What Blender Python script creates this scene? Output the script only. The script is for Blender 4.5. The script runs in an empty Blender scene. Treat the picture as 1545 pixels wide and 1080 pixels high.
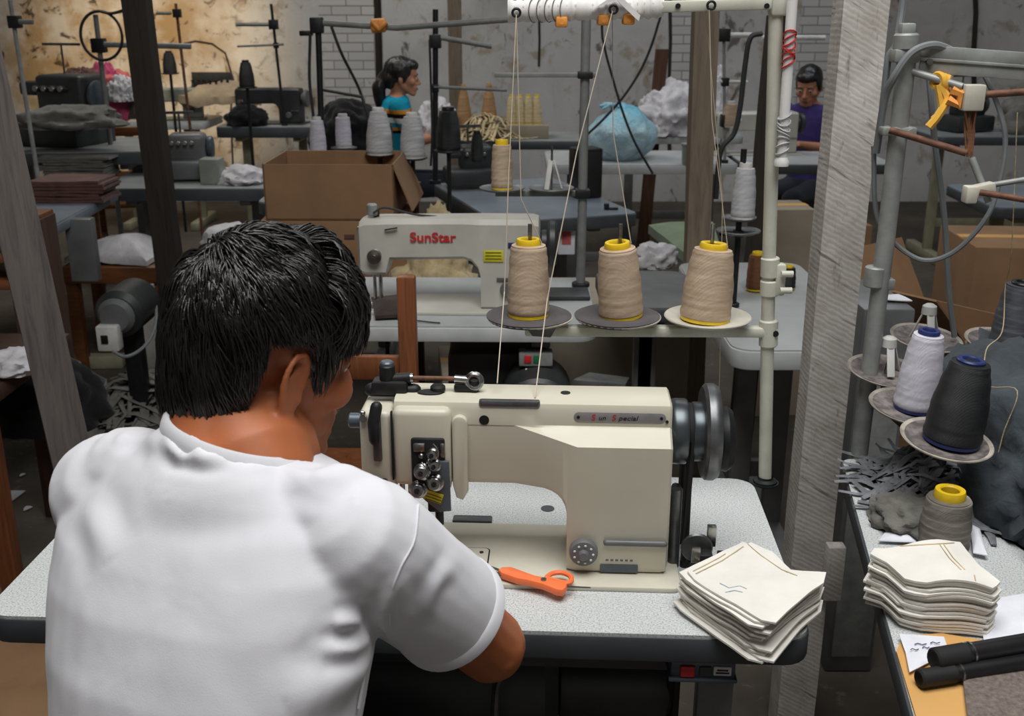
import bpy, bmesh, math, random
from mathutils import Vector, Matrix, noise
from mathutils.bvhtree import BVHTree
PI = math.pi
R = math.radians
V = Vector
random.seed(7)
SC = bpy.context.scene
COL = SC.collection

# ---------------------------------------------------------------- camera model (metres, Z up, camera looks along +Y)
FPX, TILT, CAMH = 1600.0, R(18.4), 1.5
_c, _s = math.cos(TILT), math.sin(TILT)
EYE = V((0, 0, CAMH))
def ray(x, y):
    u, v = (x - 772.5) / FPX, (540 - y) / FPX
    return V((u, _c + v * _s, -_s + v * _c))
def at(x, y, Y):
    d = ray(x, y)
    return EYE + d * (Y / d.y)
def onz(x, y, z):
    d = ray(x, y)
    return EYE + d * ((z - CAMH) / d.z)
def px(n, Y):                       # metres spanned by n pixels at depth Y
    return n * Y / 0.97 / FPX

def lin(r, g, b):
    def f(c):
        c /= 255.0
        return c / 12.92 if c <= .04045 else ((c + .055) / 1.055) ** 2.4
    return (f(r), f(g), f(b), 1)

# ---------------------------------------------------------------- mesh builder
ROOT = {}
def TR(x=0, y=0, z=0, rx=0, ry=0, rz=0):
    return Matrix.Translation((x, y, z)) @ Matrix.Rotation(rz, 4, 'Z') @ Matrix.Rotation(ry, 4, 'Y') @ Matrix.Rotation(rx, 4, 'X')
def aim(p, q):                      # matrix whose Z axis runs from p to q, origin at p
    z = (V(q) - V(p)).normalized()
    return Matrix.Translation(p) @ z.to_track_quat('Z', 'Y').to_matrix().to_4x4()

class MB:
    def __init__(s):
        s.bm = bmesh.new()
    def put(s, vs, fs, M=None):
        M = M or Matrix()
        nv = [s.bm.verts.new(M @ V(v)) for v in vs]
        for f in fs:
            try:
                s.bm.faces.new([nv[i] for i in f])
            except ValueError:
                pass
        return s
    def absorb(s, t, M=None):
        t.verts.index_update()
        s.put([v.co.copy() for v in t.verts], [[v.index for v in f.verts] for f in t.faces], M)
        t.free()
        return s
    def box(s, c, d, bev=0, M=None, seg=2):
        t = bmesh.new()
        bmesh.ops.create_cube(t, size=1)
        for v in t.verts:
            v.co = V((v.co.x * d[0] + c[0], v.co.y * d[1] + c[1], v.co.z * d[2] + c[2]))
        if bev:
            bmesh.ops.bevel(t, geom=t.edges[:], offset=min(bev, min(d) * .49), segments=seg, profile=.5, affect='EDGES')
        return s.absorb(t, M)
    def bar(s, p, q, w, h, bev=.002, roll=0):
        L = (V(q) - V(p)).length
        return s.box((0, 0, L / 2), (w, h, L), bev, aim(p, q) @ Matrix.Rotation(roll, 4, 'Z'))
    def tube(s, pts, r, seg=8, caps=True, closed=False):
        pts = [V(p) for p in pts]
        n = len(pts)
        rs = r if isinstance(r, (list, tuple)) else [r] * n
        vs, fs = [], []
        up = None
        for i, p in enumerate(pts):
            a, b = (pts[i - 1] if (i or closed) else p), (pts[(i + 1) % n] if (i < n - 1 or closed) else p)
            t = (b - a).normalized() if (b - a).length > 1e-9 else V((0, 0, 1))
            if up is None:
                up = t.orthogonal().normalized()
            up = (up - t * up.dot(t))
            up = up.normalized() if up.length > 1e-6 else t.orthogonal().normalized()
            w = t.cross(up)
            for k in range(seg):
                an = 2 * PI * k / seg
                vs.append(p + (up * math.cos(an) + w * math.sin(an)) * rs[i])
        m = n if closed else n - 1
        for i in range(m):
            for k in range(seg):
                a, b = i * seg, ((i + 1) % n) * seg
                fs.append((a + k, a + (k + 1) % seg, b + (k + 1) % seg, b + k))
        if caps and not closed:
            fs.append(list(range(seg))[::-1])
            fs.append([(n - 1) * seg + k for k in range(seg)])
        return s.put(vs, fs)
    def lathe(s, prof, M=None, seg=24):
        vs, fs, rows = [], [], []
        for r, z in prof:
            if r < 1e-6:
                rows.append([len(vs)]); vs.append((0, 0, z))
            else:
                rows.append(list(range(len(vs), len(vs) + seg)))
                vs += [(r * math.cos(2 * PI * k / seg), r * math.sin(2 * PI * k / seg), z) for k in range(seg)]
        for a, b in zip(rows, rows[1:]):
            for k in range(seg):
                k2 = (k + 1) % seg
                if len(a) == 1 and len(b) == 1: continue
                if len(a) == 1: fs.append((a[0], b[k2], b[k]))
                elif len(b) == 1: fs.append((a[k], a[k2], b[0]))
                else: fs.append((a[k], a[k2], b[k2], b[k]))
        return s.put(vs, fs, M)
    def cyl(s, p, q, r, seg=16, r2=None, bev=0):
        L = (V(q) - V(p)).length
        r2 = r if r2 is None else r2
        b = bev
        prof = [(0, 0), (r - b, 0), (r, b), (r2, L - b), (r2 - b, L), (0, L)] if b else [(0, 0), (r, 0), (r2, L), (0, L)]
        return s.lathe(prof, aim(p, q), seg)
    def loft(s, rings, caps=True, M=None, closed=True):
        n = len(rings[0]); vs = [v for r in rings for v in r]; fs = []
        for i in range(len(rings) - 1):
            for k in range(n if closed else n - 1):
                k2 = (k + 1) % n
                fs.append((i * n + k, i * n + k2, (i + 1) * n + k2, (i + 1) * n + k))
        if caps:
            fs.append(list(range(n))[::-1]); fs.append([(len(rings) - 1) * n + k for k in range(n)])
        return s.put(vs, fs, M)
    def prism(s, poly, z0, z1, M=None, bev=0):
        t = bmesh.new()
        a = [t.verts.new((p[0], p[1], z0)) for p in poly]
        f = t.faces.new(a)
        e = bmesh.ops.extrude_face_region(t, geom=[f])
        for v in e['geom']:
            if isinstance(v, bmesh.types.BMVert): v.co.z = z1
        bmesh.ops.recalc_face_normals(t, faces=t.faces[:])
        if bev:
            es = [e for e in t.edges if abs(e.verts[0].co.z - e.verts[1].co.z) < 1e-7]
            bmesh.ops.bevel(t, geom=es, offset=bev, segments=2, profile=.5, affect='EDGES')
        return s.absorb(t, M)
    def ell(s, c, r, M=None, u=20, v=12):
        r = (r, r, r) if not isinstance(r, (tuple, list)) else r
        prof = [(math.sin(PI * i / v), -math.cos(PI * i / v)) for i in range(v + 1)]
        prof[0] = (0, -1); prof[-1] = (0, 1)
        return s.lathe(prof, (M or Matrix()) @ Matrix.Translation(c) @ Matrix.Diagonal((r[0], r[1], r[2], 1)), u)
    def cap(s, p, q, r0, r1=None, u=14):
        r1 = r0 if r1 is None else r1
        p, q = V(p), V(q)
        L = (q - p).length
        prof = [(0, -r0)] + [(r0 * math.cos(a), r0 * math.sin(a)) for a in [R(x) for x in (-60, -30, 0)]]
        prof += [(r1 * math.cos(a), L + r1 * math.sin(a)) for a in [R(x) for x in (0, 30, 60)]] + [(0, L + r1)]
        return s.lathe(prof, aim(p, q), u)
    def chain(s, pts, rs):
        for i in range(len(pts) - 1): s.cap(pts[i], pts[i + 1], rs[i], rs[i + 1])
        return s
    def torus(s, c, Rr, r, M=None, seg=24, t=8):
        return s.tube([(M or Matrix()) @ (V(c) + V((Rr * math.cos(2 * PI * k / seg), Rr * math.sin(2 * PI * k / seg), 0))) for k in range(seg)], r, t, closed=True)
    def build(s, name, mat, parent=None, world=False, ang=38, label=None, cat=None, group=None, kind=None, flat=False, recalc=True):
        bm = s.bm
        if recalc: bmesh.ops.recalc_face_normals(bm, faces=bm.faces[:])
        off = None
        if parent is not None and world:
            bm.transform(ROOT[parent.name].inverted())
        elif parent is None and bm.verts:
            lo = [min(v.co[i] for v in bm.verts) for i in range(3)]; hi = [max(v.co[i] for v in bm.verts) for i in range(3)]
            off = V(((lo[0] + hi[0]) / 2, (lo[1] + hi[1]) / 2, lo[2]))
            bm.transform(Matrix.Translation(-off))
        for f in bm.faces: f.smooth = not flat
        for e in bm.edges:
            if len(e.link_faces) == 2 and e.calc_face_angle(0) > R(ang): e.smooth = False
        me = bpy.data.meshes.new(name)
        bm.to_mesh(me); bm.free()
        return link(name, me, mat, parent, off, label, cat, group, kind)

def link(name, me, mat, parent=None, off=None, label=None, cat=None, group=None, kind=None):
    o = bpy.data.objects.new(name, me); COL.objects.link(o)
    for m in (mat if isinstance(mat, (list, tuple)) else [mat]): me.materials.append(m)
    if off is not None: o.location = off
    if parent is not None:
        o.parent = parent; ROOT[o.name] = ROOT[parent.name]
    else:
        ROOT[o.name] = Matrix.Translation(off or V((0, 0, 0)))
    tag(o, label, cat, group, kind)
    return o
def tag(o, label=None, cat=None, group=None, kind=None):
    if label: o['label'] = label
    if cat: o['category'] = cat
    if group: o['group'] = group
    if kind: o['kind'] = kind
    return o
def thing(name, label, cat, loc=(0, 0, 0), rz=0, group=None, rx=0, ry=0):
    o = bpy.data.objects.new(name, None); COL.objects.link(o)
    o.empty_display_size = .05
    o.location = loc; o.rotation_euler = (rx, ry, rz)
    ROOT[o.name] = TR(loc[0], loc[1], loc[2], rx, ry, rz)
    return tag(o, label, cat, group)
def children(o): return [c for c in bpy.data.objects if c.parent == o]
def dup(root, loc, rz=0, label=None, group=None, rx=0, ry=0, scale=None):
    def rec(o, par):
        c = o.copy(); COL.objects.link(c)
        if par is not None: c.parent = par
        for ch in children(o): rec(ch, c)
        return c
    r = rec(root, None)
    r.location = loc; r.rotation_euler = (rx, ry, rz)
    if scale: r.scale = (scale,) * 3
    if label: r['label'] = label
    if group: r['group'] = group
    return r
def remeshed(mb, vox, smooth=4, fac=.5, name='tmp'):
    """one continuous skin over every shape in the builder"""
    bmesh.ops.recalc_face_normals(mb.bm, faces=mb.bm.faces[:])
    me = bpy.data.meshes.new(name); mb.bm.to_mesh(me); mb.bm.free()
    o = bpy.data.objects.new(name, me); COL.objects.link(o)
    m = o.modifiers.new('r', 'REMESH'); m.mode = 'VOXEL'; m.voxel_size = vox
    if smooth:
        k = o.modifiers.new('s', 'SMOOTH'); k.factor = fac; k.iterations = smooth
    dg = bpy.context.evaluated_depsgraph_get(); dg.update()
    out = bpy.data.meshes.new_from_object(o.evaluated_get(dg))
    bpy.data.objects.remove(o); bpy.data.meshes.remove(me)
    for p in out.polygons: p.use_smooth = True
    return out
def bvh_of(me): return BVHTree.FromPolygons([v.co.copy() for v in me.vertices], [tuple(p.vertices) for p in me.polygons])
def curve3(pts, n=10):              # Catmull-Rom through points
    P = [V(p) for p in pts]; P = [P[0] * 2 - P[1]] + P + [P[-1] * 2 - P[-2]]
    out = []
    for i in range(1, len(P) - 2):
        for k in range(n):
            t = k / n
            a, b, c, d = P[i - 1:i + 3]
            out.append(.5 * ((2 * b) + (c - a) * t + (2 * a - 5 * b + 4 * c - d) * t * t + (3 * b - a - 3 * c + d) * t ** 3))
    out.append(P[-2]); return out
def rrect(w, d, r, n=5, cx=0, cy=0):
    out = []
    for qx, qy, a0 in ((1, 1, 0), (-1, 1, 90), (-1, -1, 180), (1, -1, 270)):
        for k in range(n + 1):
            a = R(a0 + 90 * k / n)
            out.append((cx + qx * (w / 2 - r) + r * math.cos(a), cy + qy * (d / 2 - r) + r * math.sin(a)))
    return out
def text_mesh(body, size, depth=.0004, off=0):
    cu = bpy.data.curves.new('t', 'FONT'); cu.body = body; cu.size = size; cu.extrude = depth; cu.align_x = 'LEFT'; cu.offset = off
    o = bpy.data.objects.new('t', cu); COL.objects.link(o)
    dg = bpy.context.evaluated_depsgraph_get(); dg.update()
    me = bpy.data.meshes.new_from_object(o.evaluated_get(dg))
    bpy.data.objects.remove(o); bpy.data.curves.remove(cu)
    return me
def text_part(name, body, size, M, mat, parent, shear=0, sx=1, off=0):
    me = text_mesh(body, size, .0004, off)
    S = Matrix(((sx, shear, 0, 0), (0, 1, 0, 0), (0, 0, 1, 0), (0, 0, 0, 1)))
    me.transform(M @ S)
    return link(name, me, mat, parent)

# ---------------------------------------------------------------- materials
class NT:
    def __init__(s, name):
        s.m = bpy.data.materials.new(name); s.m.use_nodes = True
        s.t = s.m.node_tree; s.p = s.t.nodes['Principled BSDF']; s.tc = s.n('ShaderNodeTexCoord')
    def n(s, ty, **kw):
        x = s.t.nodes.new(ty)
        for k, v in kw.items(): setattr(x, k, v)
        return x
    def l(s, a, b): s.t.links.new(a, b)
    def mapping(s, scale=(1, 1, 1), rot=(0, 0, 0), src='Object'):
        m = s.n('ShaderNodeMapping'); m.inputs['Scale'].default_value = scale; m.inputs['Rotation'].default_value = rot
        s.l(s.tc.outputs[src], m.inputs['Vector']); return m.outputs[0]
    def noise(s, vec, scale, detail=4, rough=.55, dist=0):
        x = s.n('ShaderNodeTexNoise'); x.inputs['Scale'].default_value = scale; x.inputs['Detail'].default_value = detail
        x.inputs['Roughness'].default_value = rough; x.inputs['Distortion'].default_value = dist
        s.l(vec, x.inputs['Vector']); return x.outputs['Fac']
    def ramp(s, fac, stops):
        r = s.n('ShaderNodeValToRGB'); e = r.color_ramp.elements
        while len(e) > len(stops): e.remove(e[-1])
        while len(e) < len(stops): e.new(.5)
        for el, (p, c) in zip(e, stops):
            el.position = p; el.color = c if isinstance(c, (tuple, list)) else (c, c, c, 1)
        s.l(fac, r.inputs[0]); return r.outputs[0]
    def mix(s, fac, a, b, blend='MIX'):
        x = s.n('ShaderNodeMix', data_type='RGBA', blend_type=blend)
        for i, v in ((0, fac), (6, a), (7, b)):
            if isinstance(v, (int, float)): x.inputs[i].default_value = v
            elif isinstance(v, (tuple, list)): x.inputs[i].default_value = v
            else: s.l(v, x.inputs[i])
        return x.outputs[2]
    def bump(s, h, strength=.3, dist=.002, prev=None):
        b = s.n('ShaderNodeBump'); b.inputs['Strength'].default_value = strength; b.inputs['Distance'].default_value = dist
        s.l(h, b.inputs['Height'])
        if prev is not None: s.l(prev, b.inputs['Normal'])
        s.l(b.outputs[0], s.p.inputs['Normal']); return b.outputs[0]
    def wave(s, vec, scale, dist=0, detail=2, dscale=1, dirn='X', prof='SIN', ty='BANDS'):
        w = s.n('ShaderNodeTexWave', wave_type=ty, wave_profile=prof)
        if ty == 'BANDS': w.bands_direction = dirn
        for k, v in (('Scale', scale), ('Distortion', dist), ('Detail', detail), ('Detail Scale', dscale)): w.inputs[k].default_value = v
        s.l(vec, w.inputs['Vector']); return w.outputs['Fac']
    def done(s, col=None, rough=.6, metal=0, spec=.5):
        if col is not None:
            if isinstance(col, (tuple, list)): s.p.inputs['Base Color'].default_value = col
            else: s.l(col, s.p.inputs['Base Color'])
        s.p.inputs['Roughness'].default_value = rough; s.p.inputs['Metallic'].default_value = metal
        s.p.inputs['Specular IOR Level'].default_value = spec
        return s.m
def mul(c, k): return (c[0] * k, c[1] * k, c[2] * k, 1)
def grime(name, col, rough=.55, metal=0, dark=.6, scale=9, bump=0, bscale=150, spec=.5, light=1.08, lo=.35, hi=.65):
    """plain surface with worn, uneven colour"""
    n = NT(name); v = n.mapping()
    f = n.noise(v, scale, 6, .6)
    c = n.ramp(f, [(lo, mul(col, dark)), (hi, mul(col, light))])
    if bump:
        n.bump(n.noise(v, bscale, 3, .6), bump, .002)
    return n.done(c, rough, metal, spec)
def thread_mat(name, col, dark=.72, band=26, rough=.45, tone=None):
    n = NT(name); v = n.mapping()
    big = n.noise(n.mapping((3, 3, 38)), 3, 3, .5, .4)
    c = n.ramp(big, [(.35, mul(col, dark)), (.55, col), (.7, tone or mul(col, 1.2))])
    w = n.wave(n.mapping((1, 1, 1)), 260, 1.2, 2, 30, 'Z')
    x = n.wave(n.mapping((1, 1, 1), (R(38), R(20), 0)), band, 4, 2, 3, 'Z')
    c = n.mix(.25, c, n.mix(1, c, n.ramp(x, [(0, .55), (1, 1.)]), 'MULTIPLY'))
    n.bump(w, .5, .0012)
    return n.done(c, rough, 0, .4)
def cloth_mat(name, col, dark=.8, scale=14, weave=900, rough=.9, b=.25, bigb=0, bigs=20):
    n = NT(name); v = n.mapping()
    c = n.ramp(n.noise(v, scale, 5, .6), [(.3, mul(col, dark)), (.7, mul(col, 1.05))])
    h = n.noise(v, weave, 2, .5)
    pr = n.bump(h, b, .001)
    if bigb: n.bump(n.noise(v, bigs, 4, .6, .6), bigb, .01, pr)
    m = n.done(c, rough, 0, .2)
    n.p.inputs['Sheen Weight'].default_value = .15
    return m
def wood_mat(name, col, dark=.55, rough=.6, axis='Z', scale=18):
    n = NT(name)
    sc = {'Z': (6, 6, .5), 'X': (.5, 6, 6), 'Y': (6, .5, 6)}[axis]
    v = n.mapping(sc)
    f = n.noise(v, scale * .6, 7, .65, .8)
    c = n.ramp(f, [(.3, mul(col, dark)), (.5, col), (.72, mul(col, 1.25))])
    n.bump(f, .35, .003)
    return n.done(c, rough, 0, .35)

MT = {}
MT['cream'] = grime('cream_enamel', lin(204, 200, 182), .38, dark=.93, scale=5, spec=.45, light=1.02)
MT['cream_bed'] = grime('cream_bed_enamel', lin(200, 196, 180), .35, dark=.88, scale=6)
MT['ivory'] = grime('ivory_enamel', lin(186, 184, 175), .4, dark=.88, scale=7)
MT['machine_grey'] = grime('machine_grey', lin(104, 106, 107), .4, dark=.75, scale=10)
MT['machine_dark'] = grime('machine_dark', lin(52, 54, 56), .45, dark=.6, scale=10)
MT['machine_green'] = grime('machine_green', lin(140, 146, 136), .45, dark=.75, scale=10)
MT['chrome'] = grime('worn_chrome', lin(170, 170, 168), .28, 1, dark=.6, scale=40)
MT['steel'] = grime('dull_steel', lin(112, 114, 116), .42, .85, dark=.6, scale=25)
MT['wheel'] = grime('blued_steel_wheel', lin(84, 90, 94), .33, .75, dark=.75, scale=15)
MT['iron'] = grime('dark_iron', lin(44, 45, 47), .5, .5, dark=.6, scale=25)
MT['galv'] = grime('galvanised_pipe', lin(150, 153, 150), .45, .15, dark=.7, scale=22)
MT['paint_pipe'] = grime('painted_pipe', lin(196, 196, 182), .45, dark=.82, scale=14)
MT['grey_pipe'] = grime('grey_painted_pipe', lin(128, 130, 128), .5, .2, dark=.7, scale=14)
MT['rust'] = grime('rusty_rod', lin(120, 84, 66), .7, .3, dark=.55, scale=60, bump=.3)
MT['black'] = grime('black_plastic', lin(26, 26, 28), .4, dark=.7, scale=20)
MT['rubber'] = grime('black_rubber', lin(22, 22, 23), .7, dark=.8, scale=20)
MT['hole'] = grime('dark_hole', lin(12, 12, 12), .9, dark=.9)
MT['slate'] = grime('slate_plate', lin(88, 98, 108), .4, .4, dark=.8, scale=20)
MT['red'] = grime('red_button', lin(200, 46, 46), .4, dark=.85, scale=30)
MT['green'] = grime('green_button', lin(40, 110, 70), .4, dark=.85, scale=30)
MT['red_ink'] = grime('red_ink', lin(190, 40, 38), .5, dark=.9)
MT['dark_ink'] = grime('dark_ink', lin(40, 40, 44), .5, dark=.9)
MT['olive_ink'] = grime('olive_ink', lin(96, 96, 20), .5, dark=.9)
MT['yellow_label'] = grime('yellow_label', lin(206, 196, 44), .5, dark=.88, scale=30)
MT['white_label'] = grime('white_label', lin(214, 214, 212), .5, dark=.9, scale=30)
MT['grey_label'] = grime('grey_metal_label', lin(150, 148, 150), .4, .3, dark=.85, scale=30)
MT['yellow'] = grime('yellow_plastic', lin(226, 190, 34), .4, dark=.9, scale=30)
MT['navy'] = grime('navy_plastic', lin(36, 50, 104), .4, dark=.8, scale=30)
MT['white_plastic'] = grime('white_plastic', lin(206, 206, 202), .45, dark=.85, scale=20)
MT['orange'] = grime('orange_plastic', lin(240, 118, 66), .42, dark=.93, scale=20)
MT['orange_tape'] = grime('orange_tape', lin(226, 150, 66), .55, dark=.75, scale=40)
MT['yellow_tape'] = cloth_mat('yellow_cloth_tape', lin(228, 176, 70), .8, 40)
MT['felt'] = cloth_mat('dark_felt', lin(84, 80, 82), .7, 30, 600)
MT['dish'] = grime('bone_dish', lin(198, 194, 180), .5, dark=.8, scale=14)
MT['dish_worn'] = grime('worn_dish', lin(186, 178, 166), .6, dark=.5, scale=16, lo=.42, hi=.6)
MT['hose'] = grime('grey_hose', lin(118, 122, 124), .55, dark=.85, scale=15)
MT['hose_dark'] = grime('dark_cable', lin(38, 40, 42), .6, dark=.8, scale=15)
MT['thread_tan'] = thread_mat('tan_thread', lin(196, 172, 146), .78, tone=lin(216, 196, 172))
MT['thread_tan_line'] = grime('tan_thread_strand', lin(196, 184, 164), .7, dark=.9)
MT['thread_white'] = thread_mat('white_thread', lin(218, 216, 228), .85)
MT['thread_grey'] = thread_mat('pale_grey_thread', lin(198, 199, 202), .8)
MT['thread_black'] = thread_mat('black_thread', lin(29, 31, 33), .7, tone=lin(40, 42, 44))
MT['thread_slate'] = thread_mat('slate_thread', lin(86, 90, 98), .65, tone=lin(128, 130, 138))
MT['thread_taupe'] = thread_mat('taupe_thread', lin(120, 114, 106), .6, tone=lin(170, 164, 154))
MT['thread_brown'] = thread_mat('brown_thread', lin(120, 72, 36), .7)
MT['thread_cream'] = thread_mat('cream_thread', lin(226, 206, 160), .8)
MT['thread_ochre'] = thread_mat('ochre_thread', lin(176, 136, 90), .75)
MT['white_cloth'] = cloth_mat('white_cotton', lin(226, 224, 222), .88, 10, 900, b=.2)
MT['rag_white'] = cloth_mat('white_rag', lin(214, 212, 216), .72, 16, 700, bigb=.5)
MT['rag_grey'] = cloth_mat('grey_rag', lin(122, 120, 114), .55, 16, 700, bigb=.6, bigs=30)
MT['rag_tan'] = cloth_mat('tan_rag', lin(206, 186, 146), .55, 22, 700, bigb=.6, bigs=30)
MT['rag_dark'] = cloth_mat('dark_fabric', lin(40, 42, 44), .6, 12, 700, bigb=.5)
MT['strip_grey'] = cloth_mat('pale_strip_cotton', lin(140, 142, 148), .3, 30, 700, bigb=.4)
MT['rag_slate'] = cloth_mat('slate_fabric', lin(70, 78, 84), .6, 12, 700, bigb=.5)
MT['dish_pad'] = grime('mottled_grey_pad', lin(128, 120, 118), .8, dark=.45, scale=55, lo=.4, hi=.62)
MT['rag_red'] = cloth_mat('dull_red_fabric', lin(104, 74, 68), .6, 22, 700, bigb=.4)
MT['rag_brown'] = cloth_mat('brown_fabric', lin(62, 50, 46), .6, 22, 700, bigb=.4)
MT['pink'] = cloth_mat('pink_fabric', lin(206, 88, 128), .6, 10, 700, bigb=.5)
MT['coral'] = cloth_mat('coral_fabric', lin(214, 110, 110), .7, 10, 700, bigb=.5)
MT['black_cloth'] = cloth_mat('black_cloth', lin(20, 21, 24), .7, 10, 700, bigb=.5)
MT['green_cloth'] = cloth_mat('sage_cloth', lin(122, 140, 112), .8, 10, 800)
MT['tweed'] = cloth_mat('tweed', lin(128, 116, 110), .45, 160, 500, b=.6)
MT['canvas'] = cloth_mat('cream_canvas', lin(230, 227, 219), .92, 18, 1100, b=.2)
MT['paper'] = grime('paper', lin(222, 224, 232), .8, dark=.92, scale=20)
MT['card'] = grime('cardboard', lin(138, 106, 76), .8, dark=.85, scale=6, bump=.1)
MT['card_light'] = grime('tan_cardboard', lin(206, 158, 92), .75, dark=.9, scale=5)
MT['card_pale'] = grime('pale_cardboard', lin(150, 140, 124), .8, dark=.8, scale=6)
MT['wood_chair'] = wood_mat('varnished_chair_wood', lin(118, 70, 42), .6, .4)
MT['wood_orange'] = wood_mat('orange_wood', lin(116, 72, 40), .55, .5, 'X')
MT['wood_dark'] = wood_mat('dark_wood', lin(72, 52, 42), .55, .6)
MT['cloth_beige'] = cloth_mat('beige_cloth', lin(184, 164, 136), .75, 10, 700, bigb=.4)
MT['wood_grey'] = wood_mat('weathered_grey_wood', lin(98, 92, 88), .6, .8)
MT['wood_black'] = wood_mat('blackened_wood', lin(46, 40, 34), .5, .7)
MT['wood_brown'] = wood_mat('brown_post_wood', lin(112, 100, 86), .65, .75)
MT['plank'] = wood_mat('dark_plank', lin(84, 58, 44), .6, .7)
MT['table_blue'] = grime('blue_grey_table', lin(122, 132, 142), .35, dark=.8, scale=5)
MT['table_light'] = grime('pale_table', lin(172, 176, 176), .4, dark=.85, scale=6)
MT['table_grey'] = grime('grey_table', lin(142, 146, 146), .45, dark=.75, scale=6)
MT['edge_dark'] = grime('dark_edge_band', lin(66, 70, 74), .5, dark=.8, scale=9)
MT['edge_light'] = grime('pale_edge_band', lin(186, 190, 190), .5, dark=.85, scale=9)
MT['leg_grey'] = grime('grey_steel_leg', lin(122, 124, 124), .5, .1, dark=.75, scale=9)
MT['leg_cream'] = grime('cream_steel_leg', lin(160, 158, 132), .5, .1, dark=.75, scale=9)

def laminate():
    n = NT('speckled_laminate'); v = n.mapping()
    f = n.noise(v, 420, 2, .5)
    c = n.ramp(f, [(.34, lin(150, 156, 160)), (.5, lin(198, 202, 202)), (.68, lin(214, 216, 214))])
    d = n.noise(v, 7, 5, .6)
    c = n.mix(n.ramp(d, [(.35, .0), (.75, .35)]), c, lin(176, 180, 178))
    return n.done(c, .42, 0, .45)
MT['laminate'] = laminate()
def whitewash():
    n = NT('whitewashed_sawn_wood')
    w = n.wave(n.mapping((1, 1, 1), (0, R(-28), 0)), 34, 3.5, 4, 1.6, 'Z')
    w2 = n.noise(n.mapping((14, 14, 1.5)), 8, 6, .7)
    s = n.noise(n.mapping(), 9, 6, .7)
    fine = n.noise(n.mapping((1, 1, .25)), 60, 4, .7)
    c = n.ramp(s, [(.3, lin(168, 162, 154)), (.6, lin(204, 200, 195)), (.8, lin(216, 213, 209))])
    c = n.mix(n.ramp(w, [(.0, .2), (.25, 0.)]), c, lin(140, 132, 124))
    c = n.mix(n.ramp(fine, [(.6, 0.), (.74, .55)]), c, lin(92, 80, 70))
    m2 = n.n('ShaderNodeMapping'); m2.inputs['Scale'].default_value = (5, 5, 60); n.l(n.mapping((1, 1, 1), (0, R(-32), 0)), m2.inputs['Vector'])
    c = n.mix(n.ramp(n.noise(m2.outputs[0], 2.2, 3, .6), [(.6, 0.), (.7, .65)]), c, lin(98, 86, 76))
    c = n.mix(n.ramp(w2, [(.62, 0.), (.72, .5)]), c, lin(120, 108, 96))
    pr = n.bump(w, .16, .0015)
    n.bump(fine, .3, .002, pr)
    return n.done(c, .85, 0, .2)
MT['whitewash'] = whitewash()
def plaster():
    n = NT('peeling_plaster'); v = n.mapping()
    big = n.noise(v, .9, 6, .6, .3); mid = n.noise(v, 5, 8, .65, .4)
    c = n.ramp(big, [(.3, lin(164, 162, 160)), (.5, lin(194, 193, 192)), (.7, lin(210, 209, 208))])
    c = n.mix(n.ramp(mid, [(.56, 0.), (.64, .6)]), c, lin(150, 128, 98))
    st = n.noise(n.mapping((1, 1, .55)), 8, 6, .62, .9)
    c = n.mix(n.ramp(st, [(.615, 0.), (.68, .75)]), c, lin(66, 58, 50))
    dr = n.noise(n.mapping((9, 9, .7)), 2.2, 5, .6)
    c = n.mix(n.ramp(dr, [(.62, 0.), (.75, .4)]), c, lin(110, 104, 98))
    # plaster turns browner and more spotted towards the left of the rear wall
    sep = n.n('ShaderNodeSeparateXYZ'); n.l(n.tc.outputs['Object'], sep.inputs[0])
    mr = n.n('ShaderNodeMapRange'); mr.inputs['From Min'].default_value = -1.5; mr.inputs['From Max'].default_value = -2.6
    n.l(sep.outputs['X'], mr.inputs['Value'])
    mm_ = n.n('ShaderNodeMath', operation='MULTIPLY'); n.l(mr.outputs[0], mm_.inputs[0]); n.l(n.ramp(n.noise(v, 3, 6, .6), [(.38, .25), (.6, .95)]), mm_.inputs[1])
    c = n.mix(mm_.outputs[0], c, lin(142, 118, 84))
    sp2 = n.noise(v, 8, 5, .6, .5)
    m3 = n.n('ShaderNodeMath', operation='MULTIPLY'); n.l(mr.outputs[0], m3.inputs[0]); n.l(n.ramp(sp2, [(.58, 0.), (.64, .9)]), m3.inputs[1])
    c = n.mix(m3.outputs[0], c, lin(58, 46, 36))
    pr = n.bump(mid, .5, .02)
    n.bump(n.noise(v, 60, 4, .6), .3, .004, pr)
    return n.done(c, .9, 0, .15)
MT['plaster'] = plaster()
def brick():
    n = NT('whitewashed_brick')
    b = n.n('ShaderNodeTexBrick'); n.l(n.mapping((1, 1, 1), (R(90), 0, 0)), b.inputs['Vector'])
    for k, x in (('Color1', lin(206, 205, 204)), ('Color2', lin(192, 191, 190)), ('Mortar', lin(146, 142, 138))): b.inputs[k].default_value = x
    for k, x in (('Scale', 4.2), ('Mortar Size', .018), ('Brick Width', .95), ('Row Height', .28)): b.inputs[k].default_value = x
    s = n.noise(n.mapping(), 7, 6, .65)
    c = n.mix(n.ramp(s, [(.6, 0.), (.7, .7)]), b.outputs['Color'], lin(92, 82, 74))
    inv = n.ramp(b.outputs['Fac'], [(0, 1.), (1, 0.)])
    pr = n.bump(inv, .7, .012); n.bump(n.noise(n.mapping(), 40, 4), .3, .006, pr)
    return n.done(c, .9, 0, .15)
MT['brick'] = brick()
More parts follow.
